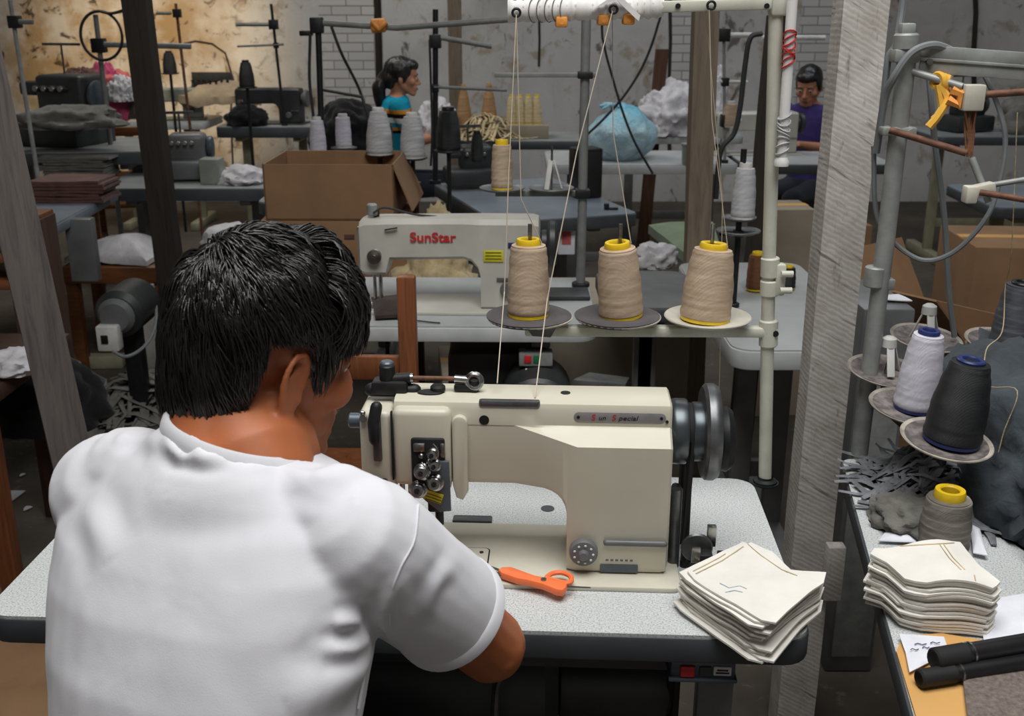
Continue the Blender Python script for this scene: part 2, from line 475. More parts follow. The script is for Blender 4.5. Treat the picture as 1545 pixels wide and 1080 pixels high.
def concrete():
    n = NT('worn_concrete_floor'); v = n.mapping()
    c = n.ramp(n.noise(v, 1.6, 8, .65), [(.3, lin(58, 52, 46)), (.55, lin(84, 78, 70)), (.75, lin(104, 97, 88))])
    c = n.mix(n.ramp(n.noise(v, 26, 4, .6), [(.62, 0.), (.7, .4)]), c, lin(128, 120, 110))
    n.bump(n.noise(v, 30, 5, .6), .3, .006)
    return n.done(c, .8, 0, .25)
MT['concrete'] = concrete()
def skin(name, col, red):
    n = NT(name); v = n.mapping()
    c = n.ramp(n.noise(v, 14, 4, .55), [(.3, col), (.7, red)])
    n.bump(n.noise(v, 420, 2, .5), .12, .0008)
    m = n.done(c, .48, 0, .35)
    n.p.inputs['Subsurface Weight'].default_value = .12
    n.p.inputs['Subsurface Radius'].default_value = (.012, .005, .003)
    n.p.inputs['Subsurface Scale'].default_value = .5
    return m
MT['skin'] = skin('warm_brown_skin', lin(152, 88, 54), lin(174, 102, 64))
MT['skin_pale'] = skin('light_brown_skin', lin(176, 124, 96), lin(186, 132, 104))
def hairm():
    n = NT('black_hair'); f = n.noise(n.mapping((1, 1, 1)), 40, 3)
    c = n.ramp(f, [(.3, lin(14, 13, 13)), (.7, lin(34, 31, 30))])
    n.bump(n.noise(n.mapping((60, 60, 8)), 3, 3), .4, .004)
    return n.done(c, .34, 0, .6)
MT['hair'] = hairm()
def knit():
    n = NT('white_jersey'); v = n.mapping()
    c = n.ramp(n.noise(v, 6, 4, .5), [(.3, lin(208, 208, 214)), (.7, lin(219, 219, 224))])
    pr = n.bump(n.noise(v, 900, 2, .5), .18, .0008)
    n.bump(n.noise(v, 9, 3, .5, .4), .22, .012, pr)
    m = n.done(c, .92, 0, .15); n.p.inputs['Sheen Weight'].default_value = .2
    return m
MT['tee'] = knit()
def striped():
    n = NT('teal_striped_jersey')
    sep = n.n('ShaderNodeSeparateXYZ'); n.l(n.tc.outputs['Object'], sep.inputs[0])
    mr = n.n('ShaderNodeMapRange'); mr.inputs['From Min'].default_value = .78; mr.inputs['From Max'].default_value = 1.09
    n.l(sep.outputs['Z'], mr.inputs['Value'])
    teal, blk, wht, och = lin(24, 140, 168), lin(26, 24, 26), lin(214, 216, 216), lin(196, 132, 46)
    r = n.n('ShaderNodeValToRGB'); r.color_ramp.interpolation = 'CONSTANT'
    stops = [(0, teal), (.17, blk), (.23, och), (.29, teal), (.38, wht), (.48, blk), (.56, och), (.64, teal)]
    e = r.color_ramp.elements
    while len(e) < len(stops): e.new(.5)
    for el, (p, c) in zip(e, stops): el.position = p; el.color = c
    n.l(mr.outputs[0], r.inputs[0])
    return n.done(r.outputs[0], .9, 0, .15)
MT['striped'] = striped()
MT['purple'] = cloth_mat('purple_cloth', lin(74, 62, 128), .7, 12, 700, bigb=.3)
MT['denim'] = cloth_mat('dark_trousers', lin(44, 48, 58), .7, 14, 700)
def bagm():
    n = NT('blue_plastic_film'); v = n.mapping()
    sep = n.n('ShaderNodeSeparateXYZ'); n.l(n.tc.outputs['Object'], sep.inputs[0])
    mr = n.n('ShaderNodeMapRange'); mr.inputs['From Min'].default_value = .03; mr.inputs['From Max'].default_value = .26
    n.l(sep.outputs['Z'], mr.inputs['Value'])
    c = n.ramp(mr.outputs[0], [(0, lin(150, 178, 190)), (.6, lin(160, 200, 214)), (1, lin(96, 190, 218))])
    f = n.noise(v, 16, 4, .6, 1.2)
    c = n.mix(n.ramp(f, [(.45, 0.), (.6, .5)]), c, lin(190, 206, 210))
    n.bump(n.noise(v, 34, 5, .6, 1.5), .8, .01)
    return n.done(c, .28, 0, .5)
MT['bag'] = bagm()
# ================================================================ camera, light, room shell
cam = bpy.data.cameras.new('camera'); co = bpy.data.objects.new('camera', cam); COL.objects.link(co)
co.location = EYE; co.rotation_euler = (PI / 2 - TILT, 0, 0)
cam.sensor_width = 36; cam.lens = 36 * FPX / 1545; cam.clip_end = 60; cam.clip_start = .02
cam.dof.use_dof = True; cam.dof.focus_distance = 1.5; cam.dof.aperture_fstop = 11
SC.camera = co
SC.view_settings.view_transform = 'Standard'; SC.view_settings.look = 'None'
SC.view_settings.gamma = 1; SC.view_settings.use_curve_mapping = False
SC.view_settings.exposure = 0.0

BACK, LEFT, RIGHT, FRONT, TOP = 8.5, -4.6, 4.6, -2.6, 3.7
def slab(name, x0, x1, y0, y1, z0, z1, mat, holes=None):
    mb = MB()
    if not holes:
        mb.box(((x0 + x1) / 2, (y0 + y1) / 2, (z0 + z1) / 2), (x1 - x0, y1 - y0, z1 - z0))
    else:                                   # an unseen ceiling with rectangular openings added for the overhead lamps
        xs = sorted({x0, x1} | {h[i] for h in holes for i in (0, 1)}); ys = sorted({y0, y1} | {h[i] for h in holes for i in (2, 3)})
        for a, b in zip(xs, xs[1:]):
            for c, d in zip(ys, ys[1:]):
                mx, my = (a + b) / 2, (c + d) / 2
                if any(h[0] < mx < h[1] and h[2] < my < h[3] for h in holes): continue
                mb.box((mx, my, (z0 + z1) / 2), (b - a, d - c, z1 - z0))
    return mb.build(name, mat, kind='structure', flat=True)
LAMP_HOLES = [(-.9, 1.3, -.5, 1.7), (-2.6, -.7, 5.2, 7.2), (.3, 2.6, 4.2, 6.6)]  # openings added in the unseen ceiling to carry the overhead lamps
slab('floor', LEFT - .2, RIGHT + .2, FRONT - .2, BACK + .2, -.1, 0, MT['concrete'])
slab('ceiling', LEFT - .2, RIGHT + .2, FRONT - .2, BACK + .2, TOP, TOP + .1, MT['wood_dark'], LAMP_HOLES)
slab('wall_back', LEFT - .2, RIGHT + .2, BACK, BACK + .2, 0, TOP, MT['plaster'])
slab('wall_left', LEFT - .2, LEFT, FRONT, BACK, 0, TOP, MT['plaster'])
slab('wall_right', RIGHT, RIGHT + .2, FRONT, BACK, 0, TOP, MT['plaster'])
slab('wall_front', LEFT, RIGHT, FRONT - .2, FRONT, 0, TOP, MT['plaster'])
# patches where the plaster is off and the painted brickwork shows, with their ragged edges
def brick_patch(xa, xb, za, zb, seed):
    random.seed(seed)
    n = 36; pts = []
    for k in range(n):
        a = 2 * PI * k / n
        q = max(abs(math.cos(a)), abs(math.sin(a)))
        rr = (.9 + .1 * random.random()) / q
        pts.append(((xa + xb) / 2 + (xb - xa) / 2 * rr * math.cos(a), (za + zb) / 2 + (zb - za) / 2 * rr * math.sin(a)))
    MB().prism(pts, 0, .012, Matrix.Translation((0, BACK, 0)) @ Matrix.Rotation(R(90), 4, 'X')).build('trim_brickwork', MT['brick'], kind='structure', flat=True)
for i, (x0, x1) in enumerate(((482, 566), (1012, 1052), (1205, 1260))):
    a, b = at(x0, 40, BACK), at(x1, 40, BACK)
    brick_patch(a.x, b.x, .55, 1.9 + .2 * i, 11 + i)
def crack(pts, w, name='trim_crack'):
    P = [at(x, y, BACK) for x, y in pts]
    mb = MB()
    poly = []
    mb.tube([p + V((0, -.002, 0)) for p in P], w, 6)
    mb.build(name, MT['wood_black'], kind='structure')
crack([(1010, -40), (1012, 60), (1009, 150), (1010, 235)], .016)
crack([(568, -40), (571, 60), (573, 140), (572, 210)], .03)
crack([(812, -30), (814, 60), (813, 100)], .009)
crack([(352, 260), (348, 170), (352, 120), (340, 80), (320, 66), (295, 62), (278, 66)], .008)
crack([(505, -30), (508, 60), (506, 160)], .006)
crack([(1470, -40), (1472, 20), (1468, 90), (1471, 170)], .02)

def area(name, loc, sx, sy, power, col, rot=(0, 0, 0), spread=180):
    l = bpy.data.lights.new(name, 'AREA'); l.shape = 'RECTANGLE'; l.size = sx; l.size_y = sy; l.energy = power; l.color = col
    l.spread = R(spread)
    o = bpy.data.objects.new(name, l); COL.objects.link(o); o.location = loc; o.rotation_euler = rot
    return o
# area lamps added in the three unseen roof openings to light the room
area('overhead_fill_table', (.2, .6, TOP + .04), 2.1, 2.1, 114, (1, .985, .96))
area('overhead_fill_rear_left', (-1.65, 6.2, TOP + .04), 1.8, 1.9, 46, (1, .95, .86))
area('overhead_fill_rear_right', (1.45, 5.4, TOP + .04), 2.2, 2.3, 34, (.95, .98, 1))
# unseen indoor spot, added to stand in for sun on the rear wall
sp = bpy.data.lights.new('sun_standin_spot', 'SPOT'); sp.energy = 620; sp.color = (1, .78, .48); sp.spot_size = R(36); sp.spot_blend = .9; sp.shadow_soft_size = .2
so = bpy.data.objects.new('sun_standin_spot', sp); COL.objects.link(so); so.location = (-2.3, 5.3, 3.2)
so.rotation_euler = (V((-2.75, 8.5, 1.2)) - V(so.location)).to_track_quat('-Z', 'Y').to_euler()
w = bpy.data.worlds.new('world'); SC.world = w; w.use_nodes = True
w.node_tree.nodes['Background'].inputs[0].default_value = (.85, .92, 1, 1); w.node_tree.nodes['Background'].inputs[1].default_value = .6

# ================================================================ reusable furniture
def t_legs(root, w, d, z, mat, foot=True, cross=True):
    for sx in (-1, 1):
        x = sx * (w / 2 - .14)
        lg = MB().box((x, 0, (z + .06) / 2), (.055, .035, z - .06), .004).build('leg', mat, root)
        MB().box((x, 0, z - .015), (.05, d * .8, .03), .004).build('bracket', mat, lg)
        if foot: MB().box((x, 0, .03), (.06, d * .95, .06), .01).build('foot', mat, lg)
    if cross: MB().box((0, .02, .22), (w - .28, .03, .05), .004).build('crossbar', mat, root)
def table(label, cx, cy, rz, w, d, z=.75, top='table_light', edge='edge_dark', leg='leg_grey', th=.038, group=None, cr=.05, name='sewing_table'):
    r = thing(name, label, 'table', (cx, cy, 0), rz, group)
    MB().prism(rrect(w - .006, d - .006, cr), z - th + .002, z).build('tabletop', MT[top], r)
    MB().prism(rrect(w, d, cr), z - th, z - .004, bev=.003).build('edge_band', MT[edge], r)
    t_legs(r, w, d, z - th, MT[leg])
    return r
def cone_geo(r, h, rb, rt, tm, cm, tip=.012, hollow=True):
    """a wound thread cone standing at the origin of its root"""
    p = [(rb * .55, 0), (rb * .93, .001), (rb * 1.0, h * .05), (rb * .985, h * .2), (rb * .9 + rt * .1, h * .42), (rb * .45 + rt * .55, h * .75), (rt * 1.02, h * .93), (rt * .95, h * .985), (rt * .6, h)]
    q = []
    for a, b in zip(p, p[1:]):
        for k in range(3): q.append((a[0] + (b[0] - a[0]) * k / 3 + .0006 * math.sin(len(q) * 2.1), a[1] + (b[1] - a[1]) * k / 3))
    q.append(p[-1])
    MB().lathe(q, None, 28).build('thread', tm, r)
    c = rt * .66
    MB().lathe([(rb * .5, -.001), (rb * .97, -.001), (rb * .97, .004), (rb * .5, .004)], None, 28).build('core_flange', cm, r)
    MB().lathe([(c * .62, h - .006), (c * .62, h + tip - .002), (c * .7, h + tip), (c, h + tip), (c * 1.08, h + tip * .5), (c * 1.04, h - .002), (c * .62, h - .006)], None, 24).build('core', cm, r)
    MB().lathe([(0, h), (c * .63, h)], None, 20).build('core_hole', MT['hole'], r)
def cone(label, loc, h, rb, rt, tm, cm, group=None, rx=0, ry=0, tip=.012, name='thread_cone'):
    r = thing(name, label, 'thread cone', loc, 0, group, rx, ry)
    cone_geo(r, h, rb, rt, MT[tm], MT[cm], tip)
    return r
def dish_prof(rad):
    return [(0, 0), (rad * .3, 0), (rad * .8, .002), (rad * .97, .006), (rad, .009), (rad * .985, .0105), (rad * .95, .009), (rad * .8, .0055), (rad * .3, .0035), (0, .0035)]
def stand(label, loc, rz, H, bars, dishes, mat='grey_pipe', pole_r=.011, group=None, dishm='dish', lean=0, cat='thread stand', name='thread_stand'):
    """pole with clamped cross bars [(z, x0, x1, thickness)] and spool dishes [(x, y, z, radius, pin height)]"""
    r = thing(name, label, cat, loc, rz, group, 0, lean)
    MB().cyl((0, 0, 0), (0, 0, H), pole_r, 14).build('pole', MT[mat], r)
    MB().cyl((0, 0, 0), (0, 0, .012), pole_r * 2, 16, bev=.002).build('base_nut', MT['iron'], r)
    for z, x0, x1, t in bars:
        b = MB().box(((x0 + x1) / 2, 0, z), (x1 - x0, t * .7, t), .002).build('cross_bar', MT[mat], r)
        MB().box((0, 0, z), (pole_r * 3.2, pole_r * 3.2, t * 1.5), .003).build('clamp', MT['iron'], b)
    for x, y, z, rad, ph in dishes:
        d = MB().lathe(dish_prof(rad), TR(x, y, z), 30).build('spool_dish', MT[dishm], r)
        if ph: MB().cyl((x, y, z), (x, y, z + ph), .003, 8).build('spool_pin', MT['chrome'], d)
    return r
def sewing_head(label, loc, rz, body='ivory', s=1.0, group=None, wheel='machine_dark', trim='chrome'):
    """a flat-bed industrial sewing head, needle end at -x, hand wheel at +x, front facing -y"""
    r = thing('sewing_machine', label, 'sewing machine', loc, rz, group)
    def S(mb): mb.bm.transform(Matrix.Scale(s, 4)); return mb
    m = MB()
    secs = []
    for x, zb, zt, y0, y1 in [(-.235, .105, .205, .055, .115), (-.228, .095, .222, .042, .125), (-.215, .09, .228, .038, .13), (-.165, .09, .23, .038, .13), (-.155, .128, .23, .04, .13), (.03, .132, .232, .038, .132), (.05, .126, .232, .034, .134), (.066, .108, .232, .03, .136), (.072, .085, .232, .03, .136), (.0725, .006, .232, .03, .136), (.2, .006, .232, .03, .136), (.214, .01, .228, .034, .132), (.218, .02, .215, .04, .125)]:
        b = .012
        secs.append([V((x, y1, zb)), V((x, y1, zt - b)), V((x, y1 - b, zt)), V((x, y0 + b, zt)), V((x, y0, zt - b)), V((x, y0, zb + .008)), V((x, y0 + .008, zb))])
    S(m.loft(secs)).build('arm', MT[body], r)
    S(MB().prism(rrect(.49, .178, .012, cx=-.005, cy=.085), -.0, .008, bev=.002)).build('bed', MT[body], r)
    S(MB().box((-.19, .03, .004), (.06, .05, .0105), .002).box((-.19, .1, .004), (.05, .06, .0105), .002)).build('slide_plate', MT[trim], r)
    S(MB().cyl((-.2, .08, .02), (-.2, .08, .095), .0045, 10).cyl((-.185, .08, .012), (-.185, .08, .095), .005, 10)).build('needle_bar', MT[trim], r)
    S(MB().box((-.19, .07, .012), (.012, .035, .006), .002)).build('presser_foot', MT[trim], r)
    w_ = S(MB().lathe([(0, 0), (.03, 0), (.034, .004), (.034, .016), (.05, .018), (.056, .024), (.056, .036), (.05, .042), (.02, .042), (0, .044)], aim((.218, .085, .165), (.3, .085, .165)), 28)).build('hand_wheel', MT[wheel], r)
    S(MB().lathe([(0, 0), (.017, 0), (.017, .004), (.013, .006), (.013, .01), (.018, .012), (.018, .018), (.006, .02), (.006, .026), (0, .026)], aim((-.19, .04, .14), (-.19, -.1, .14)), 22)).build('tension_dial', MT[trim], r)
    S(MB().lathe([(0, 0), (.02, 0), (.02, .008), (.017, .012), (0, .012)], aim((.14, .03, .06), (.14, -.1, .06)), 22)).build('stitch_dial', MT['machine_grey'], r)
    S(MB().box((.185, .02, .09), (.05, .01, .007), .002)).build('reverse_lever', MT[trim], r)
    S(MB().cyl((-.19, .085, .228), (-.19, .085, .25), .008, 12, bev=.002)).build('top_knob', MT['iron'], r)
    S(MB().box((-.226, .08, .16), (.02, .05, .1), .006)).build('face_plate', MT[trim], r)
    return r
def blob(name, mat, c, r, seed, amp=.25, freq=3.0, sub=4, label=None, cat=None, group=None, flatb=True, parent=None, ridge=True, rz=0, kind=None):
    """a crumpled heap: sphere displaced by ridged noise, flattened underneath"""
    t = bmesh.new(); bmesh.ops.create_icosphere(t, subdivisions=sub, radius=1)
    off = V((seed * 3.1, seed * 1.7, seed * .9)); Mz = Matrix.Rotation(rz, 4, 'Z')
    for v in t.verts:
        d = v.co.normalized()
        n1 = noise.noise(d * freq + off)
        n2 = 1 - 2 * abs(noise.noise(d * freq * 2.2 + off * 2)) if ridge else noise.noise(d * freq * 2 + off)
        k = 1 + amp * n1 + amp * .5 * n2 + amp * .22 * noise.noise(d * freq * 6 + off)
        p = V((d.x * r[0] * k, d.y * r[1] * k, d.z * r[2] * k))
        if flatb and p.z < -r[2] * .35: p.z = -r[2] * .35
        v.co = Mz @ p
    lo = min(v.co.z for v in t.verts)
    for v in t.verts: v.co += V(c) - V((0, 0, lo))
    mb = MB(); mb.absorb(t)
    return mb.build(name, MT[mat], parent, world=True, ang=80, label=label, cat=cat, group=group, kind=kind)
def drape(name, mat, poly, z, h, seed, thick=.004, label=None, cat=None, group=None, amp=.01, rings=7, freq=9, parent=None, edge_drop=None, curl=0, bound=48):
    """a cloth or paper piece: outline in world xy at height z, bulging to h in the middle"""
    P = [V((p[0], p[1], 0)) for p in poly]
    L = [(P[(i + 1) % len(P)] - P[i]).length for i in range(len(P))]; T = sum(L)
    pts = []
    for i in range(len(P)):
        m = max(2, round(bound * L[i] / T))
        for k in range(m): pts.append(P[i].lerp(P[(i + 1) % len(P)], k / m))
    c = sum(pts, V()) / len(pts); n = len(pts)
    def hgt(p, f):
        q = V((p.x * freq, p.y * freq, seed * 2.3))
        e = edge_drop(p) if edge_drop else 0
        return z + h * (1 - f ** 2) + amp * (noise.noise(q) + .5 * noise.noise(q * 2.3)) + e + curl * f ** 4
    vs = []; fs = []
    for side in (1, 0):
        base = len(vs)
        for j in range(1, rings + 1):
            f = j / rings
            for p in pts:
                q = c.lerp(p, f); vs.append(V((q.x, q.y, hgt(q, f) + (thick if side else 0))))
        vs.append(V((c.x, c.y, hgt(c, 0) + (thick if side else 0))))
        for j in range(rings - 1):
            for k in range(n):
                a, b = base + j * n, base + (j + 1) * n
                fs.append((a + k, a + (k + 1) % n, b + (k + 1) % n, b + k))
        for k in range(n): fs.append((base + k, base + rings * n, base + (k + 1) % n))
    a = (rings - 1) * n; b = rings * n + 1 + (rings - 1) * n
    for k in range(n): fs.append((a + k, b + k, b + (k + 1) % n, a + (k + 1) % n))
    return MB().put(vs, fs).build(name, MT[mat], parent, world=True, ang=50, label=label, cat=cat, group=group)
def post(label, x, y, z0, z1, w, d, mat, rz=0, lean=0, name='wooden_post', cat='post'):
    mb = MB()
    N = 14; rings = []
    for i in range(N + 1):
        z = z0 + (z1 - z0) * i / N
        j = .0025
        rings.append([V((sx * w / 2 + j * noise.noise(V((z * 3, sx, sy))), sy * d / 2 + j * noise.noise(V((z * 3, sx + 5, sy))), z)) for sx, sy in ((1, 1), (-1, 1), (-1, -1), (1, -1))])
    mb.loft(rings, M=TR(x, y, 0, 0, 0, rz) @ Matrix(((1, 0, lean, 0), (0, 1, 0, 0), (0, 0, 1, 0), (0, 0, 0, 1))))
    return mb.build(name, MT[mat], ang=30, label=label, cat=cat)
# ================================================================ the sewing table in front and what stands on it
YAW = R(-2.9)
FT = TR(.0, 1.162, .75, 0, 0, YAW)            # table-top frame: x along the front edge, y to the back
FTi = FT.inverted()
TX0, TX1, TD = -.692, .378, .475
mt = thing('sewing_table', 'speckled white sewing table with grey edge in front of the man in white', 'table', (0, 1.162, 0), YAW)
w_, cx_ = TX1 - TX0, (TX0 + TX1) / 2
MB().prism(rrect(w_ - .004, TD - .004, .035, cx=cx_, cy=TD / 2), .712, .75).build('tabletop', MT['laminate'], mt)
MB().prism(rrect(w_, TD, .036, cx=cx_, cy=TD / 2), .71, .746, bev=.003).build('edge_band', MT['edge_dark'], mt)
for x in (-.56, .30):
    lg = MB().box((x, .25, .355), (.055, .035, .71), .004).build('leg', MT['leg_grey'], mt)
    MB().box((x, .25, .7), (.05, .4, .025), .004).build('bracket', MT['leg_grey'], lg)
    MB().box((x, .25, .03), (.06, .5, .06), .01).build('foot', MT['leg_grey'], lg)
MB().box((-.16, .3, .2), (.9, .03, .05), .004).build('crossbar', MT['leg_grey'], mt)
MB().box((-.02, .2, .685), (.52, .3, .05), .01).build('oil_pan', MT['machine_dark'], mt)
mo_ = MB().cyl((-.3, .3, .47), (.06, .3, .47), .125, 32, bev=.02).cyl((.06, .3, .47), (.235, .3, .47), .06, 24, bev=.004).box((-.1, .3, .63), (.2, .1, .1), .006).build('clutch_motor', MT['machine_dark'], mt)
MB().box((-.16, .36, .12), (.42, .2, .025), .006).build('treadle', MT['iron'], mt)
lv = MB().tube([(.03, .1, .70), (.025, .1, .66), (.02, .1, .655)], .006, 8).tube([(.0, .1, .655), (.1, .11, .648)], .005, 8).cyl((.022, .1, .64), (.022, .1, .68), .012, 14).build('knee_lever', MT['iron'], mt)
MB().tube(curve3([(.018, .1, .655), (-.005, .1, .65), (-.02, .1, .62), (-.03, .11, .55), (-.03, .13, .3)]), .006, 8).build('lever_rod', MT['steel'], lv)

sb = thing('motor_switch_box', 'dark grey switch box with red button under the table edge', 'switch box', FT @ V((.245, .012, -.075)), YAW)
MB().box((0, .03, .012), (.083, .05, .026), .003).box((0, .028, .001), (.088, .056, .006), .002).build('housing', MT['slate'], sb)
MB().box((-.02, .003, .0135), (.019, .006, .016), .002).build('red_button', MT['red'], sb)
MB().box((.003, .004, .0135), (.016, .004, .014), .002).build('green_button', MT['edge_dark'], sb)
MB().box((.0245, .004, .0145), (.023, .003, .013), .001).build('label_plate', MT['white_label'], sb)
MB().box((.0245, .0022, .0165), (.014, .0012, .002)).box((.0245, .0022, .0125), (.017, .0012, .002)).build('label_mark', MT['dark_ink'], sb)
MB().box((.02, .04, .05), (.03, .02, .05), .002).build('bracket', MT['iron'], sb)

# ---------------------------------------------------------------- the cream twin-needle machine
mm = thing('sewing_machine', 'large cream twin-needle sewing machine the man works at', 'sewing machine', FT @ V((0, 0, 0)), YAW)
yb, yf = .246, .166
def sec(x, zb, off, zt=.246, y0=yf, y1=yb, b=.011):
    fb = .2126 - .0175 * min(1, off / .03)
    return [V((x, y1, zb)), V((x, y1, zt - b)), V((x, y1 - b * .3, zt - b * .3)), V((x, y1 - b, zt)), V((x, y0 + b, zt)), V((x, y0 + b * .3, zt - b * .3)), V((x, y0, zt - b)), V((x, y0, .2135)), V((x, y0 - off * .15, .2105)),
            V((x, y0 - off, fb)), V((x, y0 - off, fb - .003)), V((x, y0 - off, zb + .012)), V((x, y0 - off + .003, zb + .004)), V((x, y0 - off + .012, zb))]
def offx(x): return max(0, min(1, (x + .005) / .085)) * .03
xs = [(-.168, .128), (-.1, .122), (-.05, .122), (-.005, .122), (.02, .1222), (.036, .1222), (.046, .12), (.054, .116), (.060, .110), (.065, .101), (.0675, .09), (.068, .0065), (.08, .006), (.12, .006), (.196, .006), (.203, .008), (.206, .014)]
secs = [sec(x, z, offx(x)) for x, z in xs]
secs[-1] = [V((.206, .206 + (p.y - .206) * .95, .125 + (p.z - .125) * .97)) for p in secs[-1]]
MB().loft(secs).build('arm', MT['cream'], mm, ang=28)
MB().prism(rrect(.47, .178, .012, cx=-.012, cy=.19), 0, .0075, bev=.002).build('bed', MT['cream_bed'], mm)
hb = MB()
hb.box((-.1295, .197, .182), (.079, .093, .112), .009, seg=3)
hb.box((-.12, .2, .128), (.055, .075, .03), .006)
hb.build('head_housing', MT['cream'], mm)
fp = MB().box((-.1925, .197, .177), (.044, .088, .112), .008, seg=3).box((-.186, .2, .118), (.03, .07, .03), .006).build('face_plate', MT['cream'], mm)
MB().box((-.1695, .1525, .185), (.0022, .006, .1), .0006).build('seam', MT['hole'], fp)
tl = MB().box((-.1895, .1505, .2), (.012, .007, .075), .003).build('take_up_slot', MT['steel'], fp)
MB().chain([V((-.188, .146, .243)), V((-.192, .141, .222)), V((-.1915, .141, .198))], [.008, .008, .0075]).build('take_up_lever', MT['iron'], tl)
MB().chain([V((-.205, .149, .134)), V((-.19, .148, .132))], [.0055, .0055]).cyl((-.182, .152, .132), (-.182, .142, .132), .005, 10).build('lifter_lever', MT['iron'], fp)
MB().cyl((-.215, .185, .208), (-.234, .185, .208), .0105, 18, bev=.002).build('pressure_knob', MT['slate'], fp)
MB().ell((-.209, .1525, .232), (.005, .003, .003)).cyl((-.207, .153, .225), (-.207, .147, .225), .005, 12).build('screw', MT['chrome'], fp)
# the rounded cover strip beside the head
sp_ = [(.0105 * math.cos(R(a)), .0105 * math.sin(R(a)) + .228 - .0105) for a in range(0, 181, 15)] + [(-.0105, .126), (-.006, .108), (.003, .104), (.0105, .118)]
MB().prism(sp_, 0, .012, TR(-.0785, .1665, 0, R(90)), bev=.003).build('cover_strip', MT['cream'], mm)
# tension block
tp = MB().box((-.121, .1495, .165), (.046, .008, .068), .004).build('tension_block', MT['iron'], mm)
MB().prism([(-.118, .168), (-.092, .168), (-.0905, .094), (-.106, .092), (-.125, .108), (-.135, .118)], 0, .006, TR(0, .1475, 0, R(90)), bev=.002).build('slate_guard', MT['slate'], tp)
MB().prism([(-.126, .128), (-.1, .119), (-.1045, .105), (-.129, .114)], 0, .0012, TR(0, .1412, 0, R(90))).build('yellow_sticker', MT['yellow_label'], tp)
for k in range(3):
    MB().bar((-.125, .1398, .1225 - .0045 * k), (-.103, .1398, .115 - .0045 * k), .0006, .0013, 0).build('sticker_line', MT['olive_ink'], tp)
for (x, z, q) in ((-.128, .152, 1), (-.1105, .1365, 1), (-.1335, .126, 1.05), (-.113, .178, .7), (-.1105, .162, .75)):
    d = MB().lathe([(0, 0), (.0105 * q, 0), (.012 * q, .002), (.0105 * q, .004), (.006 * q, .005), (.0105 * q, .006), (.012 * q, .008), (.0105 * q, .010), (.0085 * q, .011), (.0085 * q, .020), (.0075 * q, .021), (.004 * q, .021), (.0038 * q, .016), (0, .016)], aim((x, .146, z), (x - .004, -.1, z + .06)), 22).build('tension_disc', MT['chrome'], tp)
    MB().cyl((x - .0005, .146, z), (x - .0012, .1215, z + .005), .0025, 8).build('tension_post', MT['iron'], d)
MB().box((-.132, .144, .187), (.016, .005, .012), .002).box((-.101, .145, .183), (.006, .004, .02), .0015).ell((-.129, .141, .176), .004).ell((-.119, .141, .168), .004).ell((-.1, .1445, .15), .003).ell((-.1, .1445, .128), .003).build('thread_guide', MT['chrome'], tp)
MB().tube(curve3([(-.128, .134, .17), (-.122, .13, .162), (-.12, .131, .15)]), .0012, 6).tube(curve3([(-.112, .135, .196), (-.105, .128, .19), (-.106, .131, .178)]), .0012, 6).build('check_spring', MT['chrome'], tp)
# needle bars and foot
MB().cyl((-.165, .195, .02), (-.165, .195, .12), .004, 10).cyl((-.152, .195, .014), (-.152, .195, .12), .005, 10).box((-.163, .195, .045), (.02, .012, .014), .002).build('needle_bar', MT['chrome'], mm)
MB().box((-.158, .185, .0115), (.022, .04, .005), .0015).box((-.152, .195, .022), (.01, .01, .02), .002).build('presser_foot', MT['chrome'], mm)
MB().box((-.115, .17, .092), (.02, .02, .02), .003).cyl((-.11, .17, .06), (-.11, .17, .09), .006, 10).build('edge_guide', MT['iron'], mm)
for x0, x1, y0, y1 in ((-.094, -.041, .131, .20), (-.21, -.112, .131, .25)):
    p = MB().prism(rrect(x1 - x0, y1 - y0, .008, cx=(x0 + x1) / 2, cy=(y0 + y1) / 2), .0072, .0079).build('slide_plate_groove', MT['hole'], mm)
    MB().prism(rrect(x1 - x0 - .004, y1 - y0 - .004, .007, cx=(x0 + x1) / 2, cy=(y0 + y1) / 2), .0074, .0085).build('slide_plate', MT['cream_bed'], p)
MB().cyl((-.082, .185, .008), (-.082, .185, .0095), .003, 10).cyl((-.053, .185, .008), (-.053, .185, .0095), .003, 10).build('plate_screw', MT['iron'], mm)
# name plate with its lettering
npx, npz = .136, .2265
np_ = MB().prism(rrect(.123, .0145, .007, cx=npx, cy=npz), 0, .0012, TR(0, .1665, 0, R(90)), bev=.0004).build('name_plate', MT['grey_label'], mm)
for sx in (-.0555, .0555): MB().cyl((npx + sx, .166, npz), (npx + sx, .1642, npz), .0022, 10).build('rivet', MT['iron'], np_)
NM = Matrix.Translation((.0995, .16515, npz - .0038)) @ Matrix.Rotation(R(90), 4, 'X')
text_part('lettering', 'S', .0125, NM @ Matrix.Translation((-.002, -.0004, 0)), MT['red_ink'], np_, .15)
text_part('lettering', 'un', .0098, NM @ Matrix.Translation((.0075, 0, 0)), MT['dark_ink'], np_, .3, 1.05)
text_part('lettering', 'S', .0125, NM @ Matrix.Translation((.0255, -.0004, 0)), MT['red_ink'], np_, .15)
text_part('lettering', 'pecial', .0098, NM @ Matrix.Translation((.0345, 0, 0)), MT['dark_ink'], np_, .3, 1.15)
